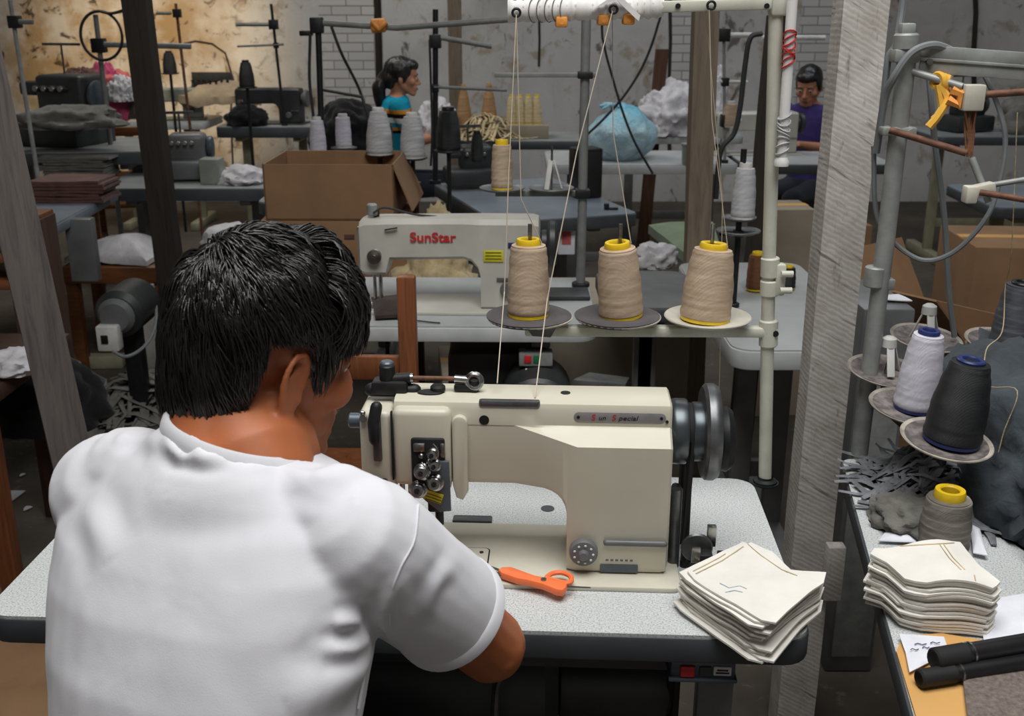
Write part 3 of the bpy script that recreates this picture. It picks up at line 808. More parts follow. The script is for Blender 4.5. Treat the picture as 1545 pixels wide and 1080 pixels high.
# holes, caps and small plates
MB().cyl((-.046, .1668, .2195), (-.046, .1652, .2195), .0068, 18).build('oil_window', MT['hole'], mm)
MB().prism(rrect(.082, .011, .004, cx=-.012, cy=.17), .2385, .2475, bev=.002).build('top_plate', MT['steel'], mm)
MB().cyl((.063, .205, .2455), (.063, .205, .2468), .0068, 16).build('oil_cap', MT['iron'], mm)
MB().cyl((-.112, .2, .246), (-.112, .2, .257), .0105, 16, bev=.003).ell((-.122, .195, .248), (.018, .01, .002)).build('oil_plug', MT['rubber'], mm)
MB().cyl((.199, .17, .222), (.199, .1645, .222), .0022, 8).build('screw', MT['iron'], mm)
dl = MB().lathe([(0, 0), (.0195, 0), (.0195, .008), (.018, .011), (.0075, .012), (.0075, .016), (.005, .018), (0, .018)], aim((.091, .137, .042), (.091, -.1, .042)), 30).build('stitch_dial', MT['machine_grey'], mm)
for k in range(9):
    a = 2 * PI * k / 9
    MB().ell((.091 + .013 * math.cos(a), .125, .042 + .013 * math.sin(a)), (.0018, .0008, .0018), None, 8, 6).build('dial_dot', MT['white_label'], dl)
MB().chain([V((.122, .134, .0565)), V((.2, .134, .0565))], [.0045, .0045]).build('reverse_lever', MT['machine_grey'], mm)
rp = MB().prism(rrect(.052, .012, .002, cx=.140, cy=.0165), 0, .0012, TR(0, .1362, 0, R(90))).build('rating_plate', MT['slate'], mm)
MB().prism([(.12, .027), (.16, .027), (.16, .031), (.12, .031)], 0, .0006, TR(0, .1362, 0, R(90))).build('model_strip', MT['cream_bed'], mm)
for k in range(6): MB().box((.1235 + k * .0066, .1355, .029), (.0042, .0006, .0028)).build('raised_mark', MT['machine_grey'], rp)
# linkage on the head's top
ln = MB().chain([V((-.205, .205, .246)), V((-.145, .205, .246))], [.0095, .0095]).box((-.178, .205, .252), (.05, .03, .02), .005).cyl((-.182, .205, .255), (-.182, .205, .284), .011, 16, bev=.003).cyl((-.175, .205, .262), (-.15, .205, .264), .008, 12).build('lifter_linkage', MT['iron'], mm)
MB().cyl((-.182, .205, .278), (-.182, .205, .288), .0095, 14, bev=.002).build('adjuster_nut', MT['slate'], ln)
MB().cyl((-.165, .205, .263), (-.146, .205, .264), .0068, 12).build('clevis', MT['chrome'], ln)
MB().cyl((-.15, .205, .264), (-.085, .205, .264), .0032, 10).build('link_rod', MT['rust'], ln)
MB().torus((-.062, .203, .2615), .0095, .0042, TR(0, 0, 0) @ Matrix.Translation((-.062, .203, .2615)) @ Matrix.Rotation(R(80), 4, 'X') @ Matrix.Translation((.062, -.203, -.2615))).cyl((-.089, .205, .264), (-.07, .204, .263), .0055, 10).build('rod_end', MT['chrome'], ln)
MB().cyl((-.062, .204, .246), (-.062, .204, .262), .006, 10).box((-.075, .204, .252), (.03, .012, .01), .003).build('rod_bracket', MT['iron'], ln)
# hand wheel group, on the right end
wx, wy, wz = .206, .205, .193
mw = MB().lathe([(0, 0), (.042, 0), (.0445, .003), (.0455, .008), (.0455, .021), (.044, .024), (.032, .025), (.032, .030), (.040, .031), (.041, .033), (.041, .045), (.038, .047), (.0, .047)], aim((wx, wy, wz), (wx + 1, wy, wz)), 40).build('pulley', MT['wheel'], mm)
MB().lathe([(.03, 0), (.062, .0), (.0665, .004), (.067, .010), (.067, .015), (.063, .021), (.05, .021), (.04, .014), (.02, .014), (.02, .03), (.015, .034), (0, .034)], aim((wx + .045, wy, wz), (wx + 1, wy, wz)), 44).build('hand_wheel', MT['steel'], mw)
MB().lathe([(0, 0), (.034, 0), (.044, .004), (.046, .012), (.04, .02), (0, .022)], aim((wx + .066, wy, wz - .01), (wx + 1, wy, wz - .01)), 24).build('wheel_hub', MT['iron'], mw)
bl = []
for k in range(0, 19): bl.append(V((wx + .0275, wy + .034 * math.cos(R(180 - 10 * k)), wz + .034 * math.sin(R(10 * k)))))
bl += [V((wx + .0275, wy + .04, .01)), V((wx + .0275, wy + .045, -.3)), V((wx + .0275, wy - .02, -.3)), V((wx + .0275, wy - .03, .01))]
MB().tube(bl, .006, 8, closed=True).build('drive_belt', MT['rubber'], mm)
MB().box((wx + .014, wy - .01, .06), (.014, .03, .11), .006).cyl((wx + .012, wy - .03, .0), (wx + .012, wy - .03, .12), .008, 12).build('belt_guard', MT['steel'], mm)
bw = MB().box((wx + .055, .13, .012), (.05, .055, .024), .003).box((wx + .05, .14, .03), (.02, .03, .03), .003).box((wx + .072, .128, .032), (.012, .022, .03), .002).build('bobbin_winder', MT['iron'], mm)
MB().lathe([(0, 0), (.02, 0), (.022, .003), (.02, .006), (0, .006)], aim((wx + .04, .15, .045), (wx + .04, -.1, .045)), 22).build('winder_wheel', MT['steel'], bw)
MB().cyl((wx + .08, .125, .03), (wx + .105, .125, .03), .006, 12, bev=.001).build('winder_spindle', MT['chrome'], bw)
MB().box((wx + .035, .118, .05), (.012, .006, .022), .001).build('winder_latch', MT['chrome'], bw)
MB().box((wx + .06, .155, .06), (.012, .01, .03), .001).build('winder_post', MT['chrome'], bw)
MB().tube([(wx + .03, .11, .025), (wx + .07, .108, .028), (wx + .07, .108, .012)], .002, 6).build('winder_bracket', MT['chrome'], bw)
MB().lathe([(0, 0), (.0105, 0), (.0105, .0012), (0, .0014)], FT @ TR(.0385, .345, .0), 20).build('table_plug', MT['edge_dark'], mt, world=True)
bar_ = MB().box((-.075, .29, .0), (.06, .02, .008), .003).build('cloth_guide', MT['edge_dark'], mm)
ROOT['dummy'] = Matrix()
bar_.location = (0.0, .0, .006)

# ---------------------------------------------------------------- orange thread snips
a, b = onz(752, 866, .765), onz(856, 893, .76)
sn = thing('thread_snips', 'orange handled thread snips lying on the machine bed', 'scissors', (a.x, a.y, .7585), math.atan2(b.y - a.y, b.x - a.x))
L = (b - a).length
def blade_poly(): return [(0, .012), (.012, .0175), (.03, .013), (.05, .0085), (.075, .009), (L * .98, .006), (L, -.004), (L * .985, -.014), (L * .9, -.0155), (L * .68, -.009), (.045, -.0075), (.03, -.0085), (.006, -.004), (-.002, .003)]
MB().prism(blade_poly(), .001, .0125, bev=.0035).build('handle', MT['orange'], sn)
lp = [(.066, .008), (.069, .022), (.08, .030), (.094, .026), (.1, .014), (.094, .006)]
MB().tube([V((p[0], p[1], .0105)) for p in curve3(lp + [lp[0]], 6)[:-1]], .0036, 8, closed=True).build('finger_loop', MT['orange'], sn)
MB().cyl((.066, -.0005, .011), (.066, -.0005, .0145), .0038, 14).build('pivot_screw', MT['chrome'], sn)
MB().prism([(-.03, .022), (.012, .012), (.03, .007), (.012, .006)], .003, .005).prism([(-.028, -.002), (.01, .004), (.03, .0), (.01, -.004)], .006, .008).prism([(.092, .002), (.128, .012), (.094, .0)], .007, .009).build('blade', MT['steel'], sn)

# ---------------------------------------------------------------- thread stand at the back of that table
sbase = onz(1154, 729, .75)
ts = thing('thread_stand', 'tall cream thread stand on the back corner of the speckled table', 'thread stand', sbase, 0)
SY = sbase.y
top = at(1171, -4, SY)
def SL(p): return V(p) - sbase
MB().tube([V((0, 0, 0)), SL(at(1160, 400, SY)), SL(at(1171, 10, SY))], .0105, 16).build('pole', MT['paint_pipe'], ts)
MB().lathe([(.0105, 0), (.019, 0), (.019, .006), (.0125, .009), (.0125, .013)], None, 20).lathe([(.02, 0), (.022, 0), (.022, .003), (.02, .003)], None, 20).build('base_flange', MT['iron'], ts)
def onpole(y): return SL(at(1154 + 17 * (729 - y) / 709, y, SY))
cl = MB()
for y0, y1 in ((388, 418), (422, 446)): cl.cyl(onpole(y1), onpole(y0), .0145, 16, bev=.002)
c_ = onpole(420); cl.box((c_.x + .014, c_.y - .004, c_.z), (.016, .02, .05), .004)
cl.cyl((c_.x + .012, c_.y - .02, c_.z + .012), (c_.x + .03, c_.y - .02, c_.z + .012), .005, 10).cyl((c_.x + .012, c_.y - .02, c_.z - .014), (c_.x + .03, c_.y - .02, c_.z - .014), .005, 10)
cl.build('height_clamp', MT['paint_pipe'], ts)
l0, l1 = SL(at(792, 498, SY)), SL(at(1172, 500, SY))
la = MB().bar(l0, l1, .023, .016, .004).build('lower_arm', MT['paint_pipe'], ts)
MB().cyl(l1 + V((-.005, -.011, 0)), l1 + V((-.005, -.014, 0)), .005, 12).build('arm_screw', MT['iron'], la)
MB().prism([(0, .0), (.05, 0), (.04, -.018), (.012, -.016)], 0, .004, Matrix.Translation(l0 + V((.0, -.009, .010))) @ Matrix.Rotation(R(90), 4, 'X')).build('end_bracket', MT['steel'], la)
ct = onpole(500)
MB().cyl(onpole(522), onpole(482), .0148, 16, bev=.002).build('arm_socket', MT['paint_pipe'], la)
u0, u1 = SL(at(768, 17, SY)), SL(at(1186, 5, SY))
ua = MB().bar(u0, u1, .022, .016, .003).build('upper_arm', MT['paint_pipe'], ts)
MB().box(u1 + V((-.008, 0, .0)), (.03, .03, .034), .004).build('arm_socket', MT['paint_pipe'], ua)
# cloth wound round the left half of the upper arm
wr = MB(); du = (u1 - u0)
rings = []
for k in range(60):
    f = k / 59 * .56 - .005
    c = u0 + du * f
    q = 1 + .09 * math.sin(k * 1.9) + .12 * noise.noise(V((k * .4, 0, 0)))
    tl_ = .35 * math.sin(k * .5)
    rings.append([c + V((.004 * math.cos(a) * tl_, .0125 * q * math.cos(a), .0155 * q * math.sin(a))) for a in [2 * PI * j / 14 for j in range(14)]])
wr.loft(rings).build('cloth_wrap', MT['white_cloth'], ua)
for k in range(5):
    c = u0 + du * (.09 + .028 * k)
    MB().torus((0, 0, 0), .0165, .0007, Matrix.Translation(c) @ Matrix.Rotation(R(90), 4, 'Y') @ Matrix.Rotation(R(28), 4, 'X'), 20, 5).build('wrapped_thread', MT['thread_taupe'], ua)
for x, y in ((779, 19), (924, 14), (1070, 8)):
    c = SL(at(x, y, SY)) + V((0, -.017, 0))
    MB().torus((0, 0, 0), .0055, .0019, Matrix.Translation(c) @ Matrix.Rotation(R(90), 4, 'X'), 20, 8).build('thread_eyelet', MT['iron'], ua)
for x in (1021, 1154): MB().cyl(SL(at(x, 9, SY)) + V((0, -.011, 0)), SL(at(x, 9, SY)) + V((0, -.014, 0)), .0038, 10).build('arm_screw', MT['iron'], ua)
for x, y, w in ((847, 33, 17), (910, 30, 17), (948, 29, 16)):
    c = SL(at(x, y, SY)) + V((0, .0, 0))
    MB().box(c, (.017, .026, .015), .003).cyl(c + V((0, -.0135, 0)), c + V((0, -.012, 0)), .004, 10).build('orange_clip', MT['orange_tape'], ua)
MB().prism([(-.03, .0), (.005, .022), (.038, -.008), (.036, -.016), (.004, .012)], 0, .006, Matrix.Translation(SL(at(924, 14, SY)) + V((0, -.014, 0))) @ Matrix.Rotation(R(90), 4, 'X')).build('cloth_end', MT['white_cloth'], ua)
tan_cones = []
for i, (dx, cxp, cyp, felt) in enumerate(((799, 797, 474, 1), (932, 937, 470, 1), (1068, 1063, 474, 0))):
    c = SL(at(dx, 472, SY)); c.z = l0.z + .014
    d = MB().lathe(dish_prof(.068), Matrix.Translation(c), 40).build('spool_dish', MT['dish'], la)
    if felt: MB().lathe([(0, .0), (.064, .002), (.067, .008), (.06, .011), (.03, .0075), (0, .0065)], Matrix.Translation(c + V((-.001, -.002, .0035))), 36).build('felt_pad', MT['felt'], d)
    MB().cyl(c, c + V((0, 0, .155)), .0032, 8).build('spool_pin', MT['chrome'], d)
    b = sbase + V((c.x, c.y, c.z)) + V((px(cxp - dx, SY), -.004, .0125 if felt else .006))
    lab = ('tan thread cone on the left of three dishes, above the machine', 'tan thread cone on the middle dish of the cream stand', 'tan thread cone on the bare white dish beside the pole')[i]
    tan_cones.append(cone(lab, b, (.112, .109, .112)[i], (.0325, .0345, .0395)[i], (.0275, .0285, .0305)[i], 'thread_tan', 'yellow', 'tan thread cones on the cream stand', R((-1, 2, -2)[i]), R((0, -5, 4)[i]), .008))
def strand(par, pts, r=.0009, mat='thread_tan_line'):
    MB().tube([V(p) for p in pts], r, 5).build('thread_end', MT[mat], par, world=True)
def cone_tip(i): return (ROOT[tan_cones[i].name] @ V((.02, -.008, .115)))
e0, e1, e2 = at(779, 22, SY - .018), at(924, 17, SY - .018), at(1070, 11, SY - .018)
strand(tan_cones[0], [cone_tip(0), at(786, 300, SY - .02), e0, at(768, 250, SY - .06), at(761, 440, SY - .09), FT @ V((-.03, .195, .262))])
strand(tan_cones[1], [cone_tip(1), at(925, 200, SY - .01), e1, at(870, 230, SY - .06), at(826, 450, SY - .1), FT @ V((.022, .18, .248))])
strand(tan_cones[2], [cone_tip(2), at(1074, 180, SY - .01), e2, e2 + V((0, .03, 0)), at(1090, 300, SY + .06), at(1086, 560, SY + .06), at(1085, 590, SY + .07)], .0007)

# white rod bound with red thread, tied to the stand's pole
p0, p1 = at(1196, -8, SY - .02), at(1179, 245, SY - .02)
rd = thing('bound_rod', 'white cloth-covered rod bound with red thread beside the cream pole', 'rod', p1)
MB().tube([V((0, 0, 0)), p0 - p1], .0075, 12).build('rod', MT['white_cloth'], rd)
MB().lathe([(0, -.006), (.011, -.005), (.0115, .002), (.008, .008)], None, 14).build('end_cap', MT['white_plastic'], rd)
mbr = MB(); mbw = MB()
for k in range(9):
    q = (p0 - p1) * (.60 + .0135 * k * 1.6)
    mbr.tube([q + V((.009 * math.cos(a), .009 * math.sin(a), .006 * math.cos(a * 1 + k))) for a in [2 * PI * j / 10 for j in range(10)]], .0012, 5, closed=True)
for k in range(7):
    q = (p0 - p1) * (.07 + .036 * k)
    mbw.tube([q + V((.0092 * math.cos(a), .0092 * math.sin(a), .005 * math.cos(a + k))) for a in [2 * PI * j / 10 for j in range(10)]], .0013, 5, closed=True)
mbr.build('red_binding', MT['red_ink'], rd); mbw.build('white_binding', MT['thread_grey'], rd)

# ---------------------------------------------------------------- stacks of sewn canvas pieces
def canvas_stack(corners, z0, n, th, seed, labels, grp, jit, front_sag, rot=.03, fan=0, stitch=None, mat='canvas'):
    random.seed(seed)
    c = sum((V(p) for p in corners), V()) / len(corners)
    tops = []
    for k in range(n):
        z = z0 + th * k
        a = random.uniform(-rot, rot); s = random.uniform(.965, 1.01) - fan * (n - 1 - k) / n
        ox, oy = random.uniform(-jit, jit), random.uniform(-jit, jit)
        poly = []
        for p in corners:
            d = V(p) - c
            poly.append((c.x + s * (d.x * math.cos(a) - d.y * math.sin(a)) + ox, c.y + s * (d.x * math.sin(a) + d.y * math.cos(a)) + oy))
        lb = labels[1] if k == n - 1 else (labels[2] if k == 0 else labels[0])
        o = drape('canvas_piece', mat, poly, z, 0, seed + k * .01, th * .72, lb, 'fabric piece', grp, amp=th * .9, rings=6, freq=14, edge_drop=(lambda p, kk=k: front_sag(p, kk)), bound=40)
        tops.append((o, poly, z))
    return tops
cz = .808
lc = [onz(x, y, cz) for x, y in ((1128, 806), (1160, 822), (1188, 852), (1243, 856), (1238, 872), (1160, 934), (1138, 930), (1085, 900), (1036, 868), (1026, 856))]
def sagL(p, k):
    q = FTi @ V((p.x, p.y, .75))
    e = 0
    if q.y < .0: e -= min(.02, -q.y * .3) * (.6 if k < 6 else .2)
    f = (p - V((lc[1].x, lc[1].y, 0))).length
    return e - .010 * max(0, (.17 - f) / .17) * (k / 16) + .004 * k / 16
stL = canvas_stack([(p.x, p.y, 0) for p in lc], .7525, 15, .0036, 5, ('cream canvas piece in the fanned stack on the speckled table', 'cream canvas piece topmost on the speckled table, with blue scribble', 'cream canvas piece at the bottom of the fanned stack, speckled table'), 'canvas pieces on the speckled table', .006, sagL, .05)
def top_lines(item, segs, mat, r, name):
    o, poly, z = item
    me = o.data; Mw = Matrix.Translation(o.location)
    bv = BVHTree.FromPolygons([Mw @ v.co for v in me.vertices], [tuple(p.vertices) for p in me.polygons])
    mb = MB(); ok = False
    for sg in segs:
        pts = []
        for i in range(len(sg) - 1):
            for k in range(8):
                x = sg[i][0] + (sg[i + 1][0] - sg[i][0]) * k / 8; y = sg[i][1] + (sg[i + 1][1] - sg[i][1]) * k / 8
                h = bv.ray_cast(EYE, ray(x, y).normalized())
                if h[0] is not None: pts.append(h[0] + V((0, 0, r * .6)))
        if len(pts) > 2: mb.tube(pts, r, 5); ok = True
    if ok: mb.build(name, MT[mat], o, world=True)
top_lines(stL[-1], [[(1046, 862), (1085, 842), (1122, 818)], [(1050, 866), (1090, 846), (1126, 822)], [(1122, 816), (1148, 838), (1180, 860), (1206, 870)]], 'rag_tan', .0008, 'seam')
top_lines(stL[-1], [[(1086, 880), (1100, 887), (1116, 884), (1128, 889)], [(1094, 894), (1108, 891), (1122, 894)]], 'bag', .0006, 'blue_scribble')

# ---------------------------------------------------------------- the table on the right and what lies on it
def RT(x, y, z=.75): return onz(x, y, z)
e0_, e1_ = RT(1267, 690), RT(1379, 1096)
dirv = (e1_ - e0_).normalized(); nrm = V((-dirv.y, dirv.x, 0))
if nrm.x < 0: nrm = -nrm
Lr, Wr = (e1_ - e0_).length + .25, .62
ang = math.atan2(dirv.y, dirv.x)
cen = e0_ + dirv * (Lr / 2) + nrm * (Wr / 2)
rt = table('pale speckled worktable with black edge, right of the wooden post', cen.x, cen.y, ang, Lr, Wr, .75, 'laminate', 'edge_dark', 'leg_grey', .034, cr=.02, name='work_table')
rc = [onz(x, y, .826) for x, y in ((1318, 826), (1448, 815), (1475, 846), (1511, 872), (1500, 882), (1400, 876), (1366, 868), (1338, 846), (1312, 838))]
def sagR(p, k): return .004 * math.sin(p.x * 60) * k / 18
stR = canvas_stack([(p.x, p.y, 0) for p in rc], .755, 18, .004, 21, ('cream canvas piece in the tall stack on the right worktable', 'cream canvas piece topmost of the tall stack, right worktable', 'cream canvas piece at the foot of the tall stack, worktable'), 'canvas pieces on the right worktable', .004, sagR, .025)
top_lines(stR[-1], [[(1345, 825), (1395, 822), (1446, 819)], [(1418, 822), (1432, 842), (1452, 862)], [(1424, 822), (1438, 842), (1458, 862)], [(1470, 868), (1472, 878)]], 'rag_tan', .0008, 'seam')
P = lambda l, z: [(onz(x, y, z).x, onz(x, y, z).y) for x, y in l]
drape('cardboard_sheet', 'card_light', P([(1352, 985), (1362, 962), (1420, 958), (1480, 968), (1530, 1000), (1530, 1095), (1385, 1095)], .7505), .7505, 0, 3, .003, 'orange-tan cardboard sheet on the right worktable under the black rods', 'cardboard', amp=0)
drape('paper_note', 'paper', P([(1356, 958), (1424, 962), (1432, 985), (1402, 1000), (1372, 1016), (1366, 985)], .757), .757, .003, 9, .001, 'small white paper note with blue writing below the tall stack', 'paper', amp=.002)
nt = bpy.data.objects['paper_note']
mbn = MB()
for x, y, l in ((1380, 972, 18), (1404, 970, 14), (1374, 980, 12), (1392, 977, 10), (1408, 982, 12)):
    a_, b_ = onz(x, y, .763), onz(x + l, y - 1, .763)
    mbn.tube([a_, a_.lerp(b_, .3) + V((0, .002, 0)), a_.lerp(b_, .6) - V((0, .0015, 0)), b_], .0006, 5)
mbn.build('blue_writing', MT['navy'], nt, world=True)
drape('paper_sheet', 'paper', P([(1480, 905), (1545, 895), (1600, 930), (1600, 975), (1500, 985), (1484, 970)], .7545), .7545, .006, 4, .0012, 'large white paper sheet right of the tall canvas stack', 'paper', amp=.003)
drape('tweed_swatch', 'tweed', P([(1452, 1021), (1545, 1014), (1620, 1016), (1620, 1110), (1462, 1110)], .757), .757, .002, 6, .004, 'brown-grey tweed swatch at the front edge of the worktable', 'fabric', amp=.001)
for lab, q0, q1, r_, z_ in (('thick black rod lying uppermost on the tan cardboard', (1408, 995), (1600, 962), .0125, .778), ('thinner black rod in front on the tan cardboard', (1386, 1024), (1600, 990), .010, .7655)):
    a_, b_ = onz(q0[0], q0[1], z_), onz(q1[0], q1[1], z_)
    rr = thing('black_rod', lab, 'rod', a_, 0, 'black rods on the worktable')
    MB().cyl((0, 0, 0), b_ - a_, r_, 18, bev=.003).build('tube', MT['black'], rr)
    MB().cyl((b_ - a_) * .0, (b_ - a_) * .25, r_ * 1.1, 18, bev=.002).build('grip', MT['rubber'], rr)
    MB().cyl((b_ - a_) * .27, (b_ - a_) * .285, r_ * 1.12, 18).build('ring', MT['chrome'], rr)
ycb = onz(1422, 824, .7515)
cone('grey thread cone with yellow top standing on the right worktable', ycb, .079, .036, .031, 'thread_taupe', 'yellow', None, 0, 0, .012)
# cotton waste and rags behind it
def strips(name, mat, base, rx, ry, h, n, seed, label, cat, w=.012, L=.12, kind=None, wid=(.6, 1.4)):
    """a loose heap of cut strips in one mesh"""
    random.seed(seed); mb = MB()
    for i in range(n):
        a = random.uniform(0, 2 * PI); rr = math.sqrt(random.random())
        c = V((base[0] + rx * rr * math.cos(a), base[1] + ry * rr * math.sin(a), base[2] + h * (1 - rr ** 2) * random.uniform(.3, 1) + .006))
        d = random.uniform(0, 2 * PI); ln = L * random.uniform(.6, 1.3)
        pts = []
        for k in range(7):
            f = k / 6 - .5
            p = c + V((math.cos(d + f * .9), math.sin(d + f * .9), 0)) * ln * f
            e = min(1, ((p.x - base[0]) / rx) ** 2 + ((p.y - base[1]) / ry) ** 2)
            p.z = max(base[2] + .004, min(p.z, base[2] + h * (1.05 - e))) + .006 * math.sin(k * 1.7 + i)
            if p.z < base[2] + .004: p.z = base[2] + .004
            pts.append(p)
        ww = w * random.uniform(*wid); rings = []
        for k, p in enumerate(pts):
            t = (pts[min(k + 1, 6)] - pts[max(k - 1, 0)]).normalized(); sd = t.cross(V((0, 0, 1))).normalized()
            up = sd.cross(t); q = .35 + .65 * math.sin(PI * (k + .5) / 7)
            rings.append([p + sd * ww * q, p + up * .0015 * 1.5, p - sd * ww * q, p - up * .0015])
        mb.loft(rings)
    return mb.build(name, MT[mat], ang=60, label=label, cat=cat, kind=kind)
hb0 = onz(1395, 740, .75)
strips('cotton_strips', 'strip_grey', (hb0.x + .03, hb0.y, .75), .105, .12, .075, 230, 3, 'heap of grey cotton strips under the spool dishes on the worktable', 'fabric waste', .0065, .15, kind='stuff')
blob('fabric_lump', 'rag_grey', (onz(1368, 790, .751).x, onz(1368, 790, .751).y, .7515), (.05, .06, .028), 4, .35, 3, 4, 'dark grey crumpled fabric lump between strips and grey cone', 'fabric')
for i, (l, lb) in enumerate((([(1335, 802), (1385, 808), (1382, 818), (1325, 815)], 'small white paper scrap behind the tall canvas stack'), ([(1440, 745), (1482, 722), (1488, 732), (1448, 768)], 'white folded scrap leaning below the black thread cone'), ([(1462, 790), (1478, 800), (1490, 840), (1468, 835)], 'white rag scrap right of the grey thread cone'))):
    drape('scrap', 'paper', P(l, .757 + .02 * (i == 1)), .757 + .02 * (i == 1), .006, 5 + i, .0015, lb, 'scrap', amp=.004)
# dark jacket heap at the right edge
jc = onz(1545, 700, .85)
blob('dark_jacket', 'rag_slate', (.86, 1.55, .752), (.15, .3, .17), 12, .22, 2.2, 5, 'dark slate jacket heaped at the right end of the worktable', 'jacket')
blob('black_bundle', 'rag_dark', (.83, 1.30, .752), (.09, .13, .085), 19, .25, 2.4, 5, 'black cloth bundle in front of the dark slate jacket', 'cloth')

# ---------------------------------------------------------------- spool stand on the right worktable
rb = onz(1296, 688, .75); RY = rb.y
rs = thing('thread_stand', 'grey spool stand with five dishes behind the right worktable', 'thread stand', rb)
def Q(x, y, dy=0): return at(x, y, RY + dy) - rb
MB().tube([V((0, 0, 0)), Q(1338, 350), Q(1371, 62)], .0145, 16).build('pole', MT['galv'], rs)
MB().cyl(Q(1318, 432), Q(1322, 402), .0175, 16, bev=.002).box(Q(1328, 428) + V((.012, 0, 0)), (.02, .02, .018), .002).build('pole_joint', MT['galv'], rs)
MB().cyl(Q(1366, 76), Q(1368, 50), .019, 16, bev=.003).box(Q(1368, 44), (.022, .022, .018), .003).box(Q(1365, 84), (.04, .03, .02), .003).build('pole_head', MT['galv'], rs)
b0, b1 = Q(1385, 88), Q(1600, 104, -.05)
MB().bar(b0, b1, .026, .005, .001).bar(b0 + V((0, -.008, .0115)), b1 + V((0, -.008, .0115)), .004, .018, .001).bar(b0 + V((0, -.008, -.0115)), b1 + V((0, -.008, -.0115)), .004, .018, .001).build('channel_beam', MT['galv'], rs)
MB().cyl(b0 + V((.012, -.02, -.004)), b0 + V((.012, -.005, -.004)), .005, 10).build('beam_bolt', MT['chrome'], rs)
r1 = MB().tube([Q(1360, 103), Q(1452, 131, -.05)], .0058, 10).build('guide_rod', MT['galv'], rs)
MB().box(Q(1467, 147, -.05), (.032, .022, .039), .003).build('rod_clamp', MT['dish'], r1)
yt = MB()
for k in range(4): yt.torus((0, 0, 0), .0105, .0045, Matrix.Translation(Q(1415 + 5 * k, 122 + 1.6 * k, -.03)) @ Matrix.Rotation(R(90), 4, 'Y') @ Matrix.Rotation(R(20 * k - 30), 4, 'X'), 16, 6)
yt.tube(curve3([Q(1418, 128, -.035), Q(1428, 150, -.04), Q(1415, 175, -.045), Q(1401, 192, -.045)]), .0065, 6)
yt.tube(curve3([Q(1415, 128, -.035), Q(1420, 165, -.04), Q(1408, 180, -.04)]), .005, 6)
yt.build('yellow_tie', MT['yellow_tape'], r1)
MB().tube([Q(1436, 136, -.045), Q(1450, 142, -.05), Q(1446, 158, -.05), Q(1430, 150, -.045)], .008, 6).build('orange_knot', MT['orange_tape'], r1)
MB().tube([Q(1478, 143, -.05), Q(1600, 135, -.1)], .0055, 10).build('rusty_rod', MT['rust'], rs)
lc_ = MB().box(Q(1353, 197), (.055, .03, .013), .003).cyl(Q(1370, 198) + V((0, -.02, 0)), Q(1370, 198) + V((0, .0, 0)), .006, 12).build('lower_clamp', MT['galv'], rs)
MB().tube([Q(1342, 196, -.02), Q(1458, 231, -.06)], .0055, 10).build('rusty_arm', MT['rust'], lc_)
bt = MB(); random.seed(3)
for k in range(16):
    x0, x1 = 1455 + random.uniform(0, 19), 1456 + random.uniform(2, 11)
    bt.tube([Q(x0, 165, -.05 + random.uniform(-.008, .008)), Q((x0 + x1) / 2 + random.uniform(-3, 3), 200, -.05), Q(x1, 232 + random.uniform(-4, 6), -.055)], .0016, 5)
bt.build('hanging_threads', MT['thread_brown'], rs)
MB().tube([Q(1466, 238, -.06), Q(1492, 305, -.08)], .0055, 10).build('swing_rod', MT['galv'], rs)
wc = MB().bar(Q(1458, 292, -.09), Q(1500, 283, -.09), .02, .02, .004).box(Q(1463, 293, -.09), (.018, .022, .026), .003).build('rod_joint', MT['dish'], rs)
MB().tube([Q(1497, 279, -.09), Q(1600, 262, -.1)], .0042, 10).build('joint_rod', MT['galv'], wc)
MB().tube([Q(1478, 290, -.1), Q(1600, 310, -.14)], .0048, 10).build('joint_arm', MT['rust'], wc)
# dishes on their carrier arms
SD = [(1336, 566, .0, .066, 0), (1396, 516, .07, .062, 0), (1512, 524, .02, .064, 0), (1371, 620, -.13, .064, 1), (1426, 670, -.25, .067, 1)]
dish_w = []
for x, y, dy, rad, k in SD:
    p = at(x, y, RY + dy); dish_w.append(p)
    M = Matrix.Translation(p - rb) @ Matrix.Rotation(R(7), 4, 'X') @ Matrix.Rotation(R(4), 4, 'Y')
    d = MB().lathe(dish_prof(rad), M, 40).build('spool_dish', MT['dish_worn'], rs)
    MB().lathe([(0, .0038), (rad * .3, .0042), (rad * .8, .0062), (rad * .9, .0085)], M, 36).build('worn_pad', MT['dish_pad'], d)
    MB().cyl((0, 0, 0), (0, 0, .05), .004, 10).build('spool_pin', MT['chrome'], d); ROOT[d.name] = ROOT[rs.name]
    [c for c in children(d) if c.name.startswith('spool_pin')][0].matrix_local = M
    MB().tube([p - rb + V((0, 0, -.001)), p - rb + V((0, 0, -.03)), V((.03 if x < 1400 else .06, .03, p.z - rb.z - .045))], .006, 8).build('carrier_arm', MT['iron'], d)
for i in (0, 1):
    p = dish_w[i] - rb + V((0, 0, .006))
    ad = MB()
    for k in range(3):
        a_ = 2 * PI * k / 3 + .5
        ad.bar(p + V((.027 * math.cos(a_), .027 * math.sin(a_), 0)), p + V((.008 * math.cos(a_), .008 * math.sin(a_), .05)), .013, .003, .001)
    ad.lathe([(0, .046), (.013, .046), (.012, .06), (.006, .064), (0, .064)], Matrix.Translation(p), 14).build('cone_holder', MT['white_plastic'], rs)
cone('white thread cone with navy core on the dish before the post', dish_w[3] + V((.008, .0, .006)), .125, .033, .0235, 'thread_white', 'navy', None, R(2), R(3), .006)
cone('large black thread cone with navy core on the foremost dish', dish_w[4] + V((.008, .0, .007)), .125, .042, .0285, 'thread_black', 'navy', None, R(2), R(5), .004)
